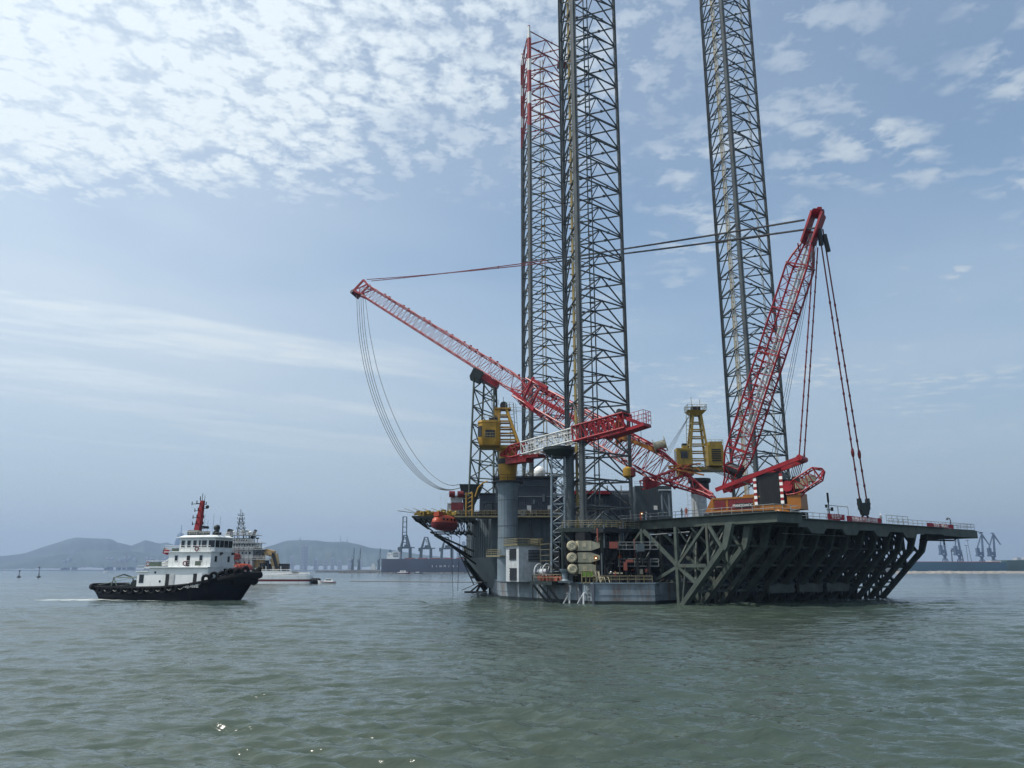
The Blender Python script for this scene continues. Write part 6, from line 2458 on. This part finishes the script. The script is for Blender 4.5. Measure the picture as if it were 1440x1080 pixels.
# ------------------------------------------------------------------ right-hand shore
YR = 1150
mb = MB()
rng = random.Random(8)
x0, x1 = P(1255, 801, YR).x, P(1560, 801, YR).x
n = 90
top = []
for j, (yy, zz) in enumerate(((-9, -1), (-4, 1.6), (3, 2.8), (12, 2.4), (18, -1))):
    top.append([(x0 + (x1 - x0) * i / n, YR + yy + rng.random() * 1.6, zz + rng.random() * .9) for i in range(n + 1)])
mb.loft(top, caps=False, closed=False)
t = thing('stone_breakwater', 'low rubble stone breakwater along the water at the far right', 'breakwater')
mb.build('armour', M['rock'], t)
settle(t, (x0, YR, 0))


def barge(name, label, xa, xb, ytop, Yd, m, extra=None, red=None):
    t = thing(name, label, 'ship')
    a, b = P(xa, 801, Yd).x, P(xb, 801, Yd).x
    zt = P(xa, ytop, Yd).z
    mb = MB()
    mb.loft([[(x, Yd - w_ * .9, -1), (x, Yd - w_, zt * .6), (x, Yd - w_, zt + dz), (x, Yd + w_, zt + dz), (x, Yd + w_, zt * .6), (x, Yd + w_ * .9, -1)] for x, w_, dz in
             ((a, 3, 1.5), (a + 9, 11, .6), (b - 14, 12, 0), (b, 9, .4))])
    mb.build('hull', m, t)
    mb = MB()
    mb.span(a + 12, b - 10, Yd - 9, Yd + 9, zt, zt + 1.4)
    mb.build('hatch_coaming', M['rust'] if red else M['shipgreen'], t)
    mb = MB()
    mb.span(b - 22, b - 8, Yd - 8, Yd + 8, zt, zt + 2.6)
    mb.build('deckhouse', M['shipgrey'], t)
    settle(t, ((a + b) / 2, Yd, 0))


barge('bulk_ship', 'long teal blue bulk ship alongside the right shore under the dock cranes', 1268, 1412, 791, 1240, M['shipteal'], None, True)
barge('bulk_ship', 'dark green ship hull at the right edge behind the stone breakwater', 1404, 1560, 789, 1290, M['shipgreen'])
mb = MB()
mb.span(P(1230, 801, 1330).x, P(1600, 801, 1330).x, 1330, 1900, -1, 9.0)
structure(mb.build('quay_ground', M['conc']))


def portal(label, x, yb, ytop, Yd, lean, m, sc=1):
    """level-luffing dock crane"""
    t = thing('luffing_crane', label, 'crane', 'blue luffing dock cranes on the right shore')
    s = Yd / 1146
    g = 9.0
    H = (801 - ytop) * s + CAM_H - g
    mb = MB()
    for sx in (-1, 1):
        for sy in (-1, 1):
            mb.beam((sx * 5, sy * 5, 0), (sx * 2.2, sy * 2.2, H * .22), 1.2, 1.2)
    mb.lathe((0, 0, H * .2), [(2.6, 0), (2.2, H * .08), (3.4, H * .1), (3.4, H * .13)], 12)
    mb.build('portal_base', m, t)
    mb = MB()
    mb.box((-2.5, 0, H * .40), (10, 6, H * .10))
    mb.box((-5.5, 0, H * .50), (5, 5, H * .12))
    mb.box((-6.5, 0, H * .34), (4, 6.5, H * .05))
    mb.build('machine_house', m, t)
    mb = MB()
    for sy in (-1, 1):
        mb.beam((2.4, sy * 2, H * .30), (2.4 + lean * .25, sy * .9, H * .98), 1.2, 1.6)
        mb.beam((-4, sy * 1.8, H * .45), (-5, sy * 1.2, H * .58), 1.0, 1.0)
        mb.beam((-5, sy * 1.2, H * .58), (2 + lean * .22, sy * .8, H * .97), .6, .8)
    for k in range(7):
        z = .38 + .085 * k
        mb.beam((2.4 + lean * .25 * k / 7, -1.6 + .1 * k, H * z), (2.4 + lean * .25 * k / 7, 1.6 - .1 * k, H * z), .6, .6)
    mb.build('main_jib', m, t)
    mb = MB()
    mb.beam((1.2, 0, H * .99), (2.6 + lean * .25, 0, H * 1.0), 1.6, 1.6)
    mb.beam((2.4 + lean * .25, 0, H * .98), (2.4 + lean, 0, H * .66), 1.2, 1.4)
    mb.beam((1.6 + lean * .3, 0, H * .92), (2.4 + lean * .9, 0, H * .70), .7, .7)
    mb.build('fly_jib', m, t)
    place(t, (P(x, 801, Yd).x, Yd, g), 0)


portal('blue luffing dock crane with drooping fly jib, second from the photo edge', 1383, 796, 749, 1360, 13, M['farblue'])
portal('blue luffing dock crane with drooping fly jib, farthest right on the shore', 1399.5, 796, 749, 1360, 13, M['farblue'])
portal('blue luffing dock crane half hidden under the platform edge, nearest to the struts', 1331, 796, 742, 1360, -6, M['farblue'])
portal('blue luffing dock crane behind the platform tip with a long side boom', 1352, 796, 744, 1360, -7, M['farblue'])
for x, yt, lab in ((1366, 760, 'tall thin flood light pole leaning by the right dock cranes'), (1362, 767, 'shorter flood light pole by the right dock cranes')):
    t = thing('flood_light_pole', lab, 'light pole')
    z = P(x, yt, 1350).z
    MB().tube((1.5 if yt < 765 else 0, 0, 9), (-1.5 if yt < 765 else 0, 0, z), .45, 5, .3).build('pole', M['dark'], t)
    MB().box((-1.5 if yt < 765 else 0, 0, z), (4.5, 1.5, .8)).build('lamp_bar', M['dark'], t)
    place(t, (P(x + 1, 801, 1350).x, 1350, 0))
t = thing('conveyor_gantry', 'grey conveyor gantry between the two half hidden dock cranes', 'gantry')
mb = MB()
a, b = P(1338, 773, 1365), P(1352, 776, 1365)
mb.boom(a, b, 4, 4, 5, (0, 0, 1), .5, .3)
mb.beam(a, (a.x - 2, 1365, 9), 1.2, 1.2)
mb.beam(b, (b.x + 2, 1365, 9), 1.2, 1.2)
mb.build('truss', M['fargreen'], t)
mb = MB()
rng = random.Random(2)
for k in range(12):
    p_ = P(1328 + k * 3.4, 795, 1345)
    mb.box((p_.x, 1345 + rng.random() * 6, 10.5), (2.4, 3, 3 + rng.random() * 3))
mb.build('hopper', M['shipgrey'], t)
settle(t, ((a.x + b.x) / 2, 1365, 9))
t = thing('warehouse', 'pale low warehouse on the shore just right of the slanting struts', 'building')
a, b = P(1287, 793, 1500), P(1320, 791, 1500)
MB().span(a.x, b.x, 1490, 1540, 8, a.z).build('wall', M['tower'], t)
MB().prism([(a.x - 2, 1488), (b.x + 2, 1488), (b.x + 2, 1542), (a.x - 2, 1542)], a.z, a.z + 2.5).build('roof', M['fargreen'], t)
settle(t, (a.x, 1500, 8))
t = thing('shore_building', 'pale block of buildings beyond the green ship at the right edge', 'building')
mb = MB()
for k, (x, y_) in enumerate(((1430, 784), (1436, 787), (1444, 783), (1450, 788))):
    a = P(x, y_, 1700)
    mb.span(a.x, a.x + 8, 1700 + k, 1716 + k, 8, a.z)
mb.build('wall', M['tower'], t)
settle(t, (P(1438, 801, 1700).x, 1700, 8))
# ------------------------------------------------------------------ small things and people on the rig
t = thing('cable_winch', 'grey spoked cable winch drum on the rig hull beside the boom prop', 'winch')
q = P(764, 803, 137.5)
mb = MB()
ax = V((.75, -.66, 0))
mb.lathe((0, 0, 1.7), [(.55, -.9), (.55, .9)], 16, ax)
for s_ in (-.9, .9):
    mb.torus(V((0, 0, 1.7)) + ax * s_, 1.35, .12, ax, 20, 6)
    d, a_, b_ = MB.frame(ax)
    for k in range(6):
        an = k * PI / 3
        mb.tube(V((0, 0, 1.7)) + ax * s_, V((0, 0, 1.7)) + ax * s_ + (a_ * math.cos(an) + b_ * math.sin(an)) * 1.35, .09, 5)
mb.build('drum', M['lgrey'], t)
mb = MB()
mb.box((0, 0, .3), (3.2, 2.6, .5)).box((1.2, -.4, 1.0), (.5, 1.2, 1.4)).box((-1.2, .6, 1.0), (.5, 1.2, 1.4))
mb.build('stand', M['slate'], t)
place(t, (q.x, 137.6, 3.3))
t = thing('capstan', 'blue grey mooring capstan at the hull corner below the cream tanks', 'winch')
q = P(795, 813, 130.5)
mb = MB().lathe((0, 0, 0), [(.9, 0), (.8, .3), (.55, .6), (.55, 1.5), (.9, 1.9), (.95, 2.2)], 16)
mb.build('barrel', M['steelblue'], t)
MB().box((0, 0, .15), (2.2, 2.0, .3)).box((.9, .3, .9), (.6, .7, 1.3)).build('base', M['slate'], t)
place(t, (q.x, 130.5, 3.3))
t = thing('basket', 'small lime and yellow cage basket on the hull edge under the tanks', 'basket')
q = P(826, 814, 127.6)
mb = MB()
mb.rail([(-.9, -.6, 0), (.9, -.6, 0), (.9, .6, 0), (-.9, .6, 0), (-.9, -.6, 0)], 1.9, .6, .06, (1, .5, .02))
mb.build('cage', M['yrail'], t)
lime = mat('lime_panel', (.22, .34, .05), .5)
MB().span(-.85, .85, -.55, .55, 1.0, 1.75).build('panel', lime, t)
place(t, (q.x, 127.4, 3.3))
conts = [('steel_container', 'grey corrugated deck container with a white notice behind the near lattice leg', 893, 944, 683, 160.5, M['slate'], 8.0)]
for nm, lab, xa, xb, yt, Yd, m_, dep in conts:
    t = thing(nm, lab, 'container')
    a, b = P(xa, yt, Yd), P(xb, yt, Yd)
    b.z = a.z
    mb = MB()
    mb.span(a.x, b.x, Yd, Yd + dep, 13.7, a.z)
    mb.build('shell', m_, t)
    mb = MB()
    x = a.x + .15
    while x < b.x - .2:
        mb.span(x, x + .14, Yd - .08, Yd, 13.8, a.z - .1)
        x += .32
    mb.build('corrugation', m_, t)
    mb = MB()
    c_ = P(922, 714, Yd - .15)
    mb.box((c_.x, Yd - .14, c_.z), (.75, .05, .85))
    mb.build('notice', M['text'], t)
    mb = MB()
    mb.rail([(a.x, Yd + .2, a.z), (a.x + 5, Yd + .2, a.z)], .9, 1.2)
    mb.build('top_railing', M['rail'], t)
    settle(t, (a.x, Yd, 13.7))
t = thing('orange_tank', 'small rounded orange tank on the deck behind the crane counterweight', 'tank')
q = D(12.6, 10.5, 13.05)
MB().lathe(q + V((0, 0, .85)), [(.4, -1.6), (.85, -1.3), (.85, 1.3), (.4, 1.6)], 14, U).build('shell', M['orange'], t)
MB().box(q + V((0, 0, .15)), (2, 1.2, .3), R(36)).build('cradle', M['dark'], t)
settle(t, q)


def banner(label, a0, a1, b, z0, z1, words, size):
    t = thing('red_banner', label, 'banner', 'red banners on the platform rail')
    p_, q_ = D(a0, b, 0), D(a1, b, 0)
    mb = MB()
    n = 16
    g = []
    for j in (0, .03):
        for i in range(n + 1):
            f = i / n
            c = p_.lerp(q_, f) + N * (.08 * math.sin(f * 19) + j)
            g += [c + V((0, 0, z0 + .05 * math.sin(f * 9))), c + V((0, 0, z1 + .04 * math.sin(f * 13)))]
    k = 2 * (n + 1)
    fs = []
    for i in range(n):
        fs += [(2 * i, 2 * i + 2, 2 * i + 3, 2 * i + 1), (k + 2 * i, k + 2 * i + 1, k + 2 * i + 3, k + 2 * i + 2)]
        fs += [(2 * i + 1, 2 * i + 3, k + 2 * i + 3, k + 2 * i + 1), (2 * i, k + 2 * i, k + 2 * i + 2, 2 * i + 2)]
    mb.add(g, fs)
    mb.build('cloth', M['banner'], t)
    c = p_.lerp(q_, .5) + N * .17 + V((0, 0, (z0 + z1) / 2))
    text_mesh('lettering', words, size, M['text'], t, c, (PI / 2, 0, math.atan2(U.y, U.x)), .01)
    settle(t, p_)


banner('red banner with white lettering under the post, leftmost on the platform edge', 18.6, 23.4, 14.62, 13.2, 14.15, '安全生产', .75)
banner('longest red banner with white lettering below the dark hook block', 23.9, 34.4, 14.75, 12.95, 14.0, '热烈庆祝平台顺利拖航', .8)
banner('red banner with white letters near the railed platform tip', 50, 60, 14.85, 12.95, 13.75, '安全第一预防为主', .7)
t = thing('signal_post', 'dark signal post with lamps standing behind the leftmost red banner', 'post')
q = D(22.5, 12.6, 13.05)
mb = MB()
mb.tube(q, q + V((0, 0, 4.6)), .1, 6).tube(q + V((0, 0, 3.2)), q + V((0, 0, 4.8)), .18, 6)
mb.build('pole', M['dark'], t)
mb = MB().box(q + V((.5, 0, 2.1)), (.35, .35, .6)).box(q + V((-.4, 0, 2.6)), (.3, .3, .5)).tube(q + V((-.4, 0, 2.0)), q + V((.6, 0, 2.0)), .06, 4)
mb.build('lamp', M['dark'], t)
settle(t, q)
t = thing('deck_lamp', 'curved neck lamp on the railing at the platform tip', 'lamp')
q = D(60.4, 14.3, 13.05)
mb = MB().path([q, q + V((0, 0, 1.5)), q + V((-.1, 0, 1.9)), q + V((-.5, 0, 2.0)), q + V((-.7, 0, 1.8))], .1, 6)
mb.build('neck', M['dark'], t)
MB().lathe(q + V((-.6, 0, 1.72)), [(.12, .12), (.3, -.1)], 8).build('shade', M['dark'], t)
settle(t, q)
for i, (x, y, Yd, lab) in enumerate(((838, 785, 128.6, 'lit work lamp glowing beside the middle cream tank'), (902.5, 722.5, 141.5, 'lit work lamp glowing on the deck rail by the container'))):
    t = thing('work_lamp', lab, 'lamp')
    q = P(x, y, Yd)
    MB().ball(q, .11, 10, 6).build('lens', M['lit'], t)
    MB().box(q + V((0, .35, .1)), (.55, .4, .55)).tube(q + V((0, .4, -1.4)), q + V((0, .4, 0)), .05, 5).build('housing', M['orange'], t)
    settle(t, q)


def person(label, loc, rz, suit, hat, trousers=None, bend=0., arm=0.):
    t = thing('person', label, 'person')
    me = bpy.data.meshes.new('body')
    sk = [  # position, radius, parent
        ((0, 0, .95), .14, None), ((0, 0, 1.12), .135, 0), ((0, -.01 - bend * .1, 1.32), .15, 1), ((0, -.01 - bend * .16, 1.45), .10, 2), ((0, -bend * .2, 1.52), .055, 3),
        ((0, -.01 - bend * .22, 1.60), .082, 4), ((0, -.01 - bend * .23, 1.70), .085, 5),
        ((.19, -bend * .14, 1.42), .065, 3), ((.26, .02 - arm * .05, 1.15), .048, 7), ((.25, -.06 - arm * .25, .93 + arm * .15), .036, 8), ((.24, -.10 - arm * .3, .86 + arm * .17), .036, 9),
        ((-.19, -bend * .14, 1.42), .065, 3), ((-.26, .02, 1.15), .048, 11), ((-.25, -.06 - arm * .2, .93 + arm * .1), .036, 12), ((-.24, -.10 - arm * .24, .86 + arm * .12), .036, 13),
        ((.10, 0, .86), .10, 0), ((.12, -.03, .48), .068, 15), ((.13, .02, .09), .05, 16), ((.14, -.13, .05), .042, 17),
        ((-.10, 0, .86), .10, 0), ((-.12, -.02, .48), .068, 19), ((-.13, .04, .09), .05, 20), ((-.14, -.11, .05), .042, 21)]
    me.from_pydata([s[0] for s in sk], [(s[2], i) for i, s in enumerate(sk) if s[2] is not None], [])
    o = bpy.data.objects.new('body', me)
    COL.objects.link(o)
    md = o.modifiers.new('skin', 'SKIN')
    for i, s in enumerate(sk):
        me.skin_vertices[0].data[i].radius = (s[1], s[1] * (.8 if i < 4 else 1))
        me.skin_vertices[0].data[i].use_root = i == 0
    o.modifiers.new('sub', 'SUBSURF').levels = 1
    dg = bpy.context.evaluated_depsgraph_get()
    m2 = bpy.data.meshes.new_from_object(o.evaluated_get(dg))
    bpy.data.objects.remove(o)
    for x in (suit, M['skin'], M['boots'], trousers or suit):
        m2.materials.append(x)
    for p_ in m2.polygons:
        c = p_.center
        p_.material_index = 1 if c.z > 1.5 else (2 if c.z < .14 else (1 if (abs(c.x) > .2 and c.z < .93 + arm * .14) else (3 if c.z < .95 else 0)))
    m2.shade_smooth()
    o = bpy.data.objects.new('body', m2)
    COL.objects.link(o)
    o.parent = t
    hz_ = 1.74
    mb = MB()
    mb.lathe((0, -.01 - bend * .23, hz_ - .05), [(.155, 0), (.13, .02), (.12, .08), (.08, .13), (.02, .15)], 12)
    mb.box((0, -.13 - bend * .23, hz_ - .04), (.16, .10, .02))
    mb.build('helmet', hat, t)
    mb = MB()
    mb.box((0, -.10 - bend * .23, 1.645), (.03, .03, .04)).box((.035, -.088 - bend * .23, 1.68), (.022, .01, .012)).box((-.035, -.088 - bend * .23, 1.68), (.022, .01, .012)).box((0, -.088 - bend * .23, 1.605), (.05, .01, .012))
    mb.build('face', M['skin'], t)
    mb = MB()
    for sx, k in ((1, 0), (-1, 1)):
        hx = V((sx * .24, -.10 - arm * (.3 if not k else .24), .86 + arm * (.17 if not k else .12)))
        for f in range(4):
            mb.path([hx + V((0, -.03 + f * .02, -.01)), hx + V((0, -.035 + f * .022, -.05)), hx + V((-sx * .015, -.03 + f * .02, -.085 + .006 * abs(f - 1.5)))], .009, 5)
        mb.path([hx + V((-sx * .01, -.03, 0)), hx + V((-sx * .025, -.06, -.025)), hx + V((-sx * .025, -.065, -.05))], .01, 5)
    mb.build('fingers', M['skin'], t)
    place(t, loc, rz)
    return t


person('person in orange coverall and white helmet standing by the platform railing', D(1.9 + 2.4, 6.6, 13.72) if False else V((P(965, 718, 128.5).x, 128.5, 13.72)), R(10), M['hiviz'], M['text'])
person('person in grey clothes and white helmet standing behind the orange worker', V((P(958.5, 718, 130).x, 130, 13.72)), R(40), M['greycloth'], M['text'])
person('person in dark clothes and white helmet standing right of the long banner', D(36.6, 13.6, 13.05), R(-70), M['greycloth'], M['text'], M['navycloth'])
person('person in orange coverall on the deck rail near the container lamp', V((P(901, 724, 142).x, 141.9, 13.72)), R(30), M['hiviz'], M['text'])
person('person in pale clothes leaning at the deck rail beside the lit lamp', V((P(908, 724, 141).x, 140.8, 13.72)), R(60), M['lgrey'], M['text'], None, .3, .6)
person('person in maroon coverall standing on the rig hull behind the railing', V((P(866, 815, 127.4).x, 127.6, 3.3)), R(-20), M['maroon'], M['orange'])
person('person in dark coverall standing on the rig hull beside the maroon worker', V((P(859.5, 815, 127.6).x, 127.8, 3.3)), R(15), M['navycloth'], M['text'])
q = P(872, 784, 131)
person('person in orange coverall on the side gallery above the hull deck', V((q.x, 131.2, q.z - 1.2)), R(0), M['hiviz'], M['orange'])
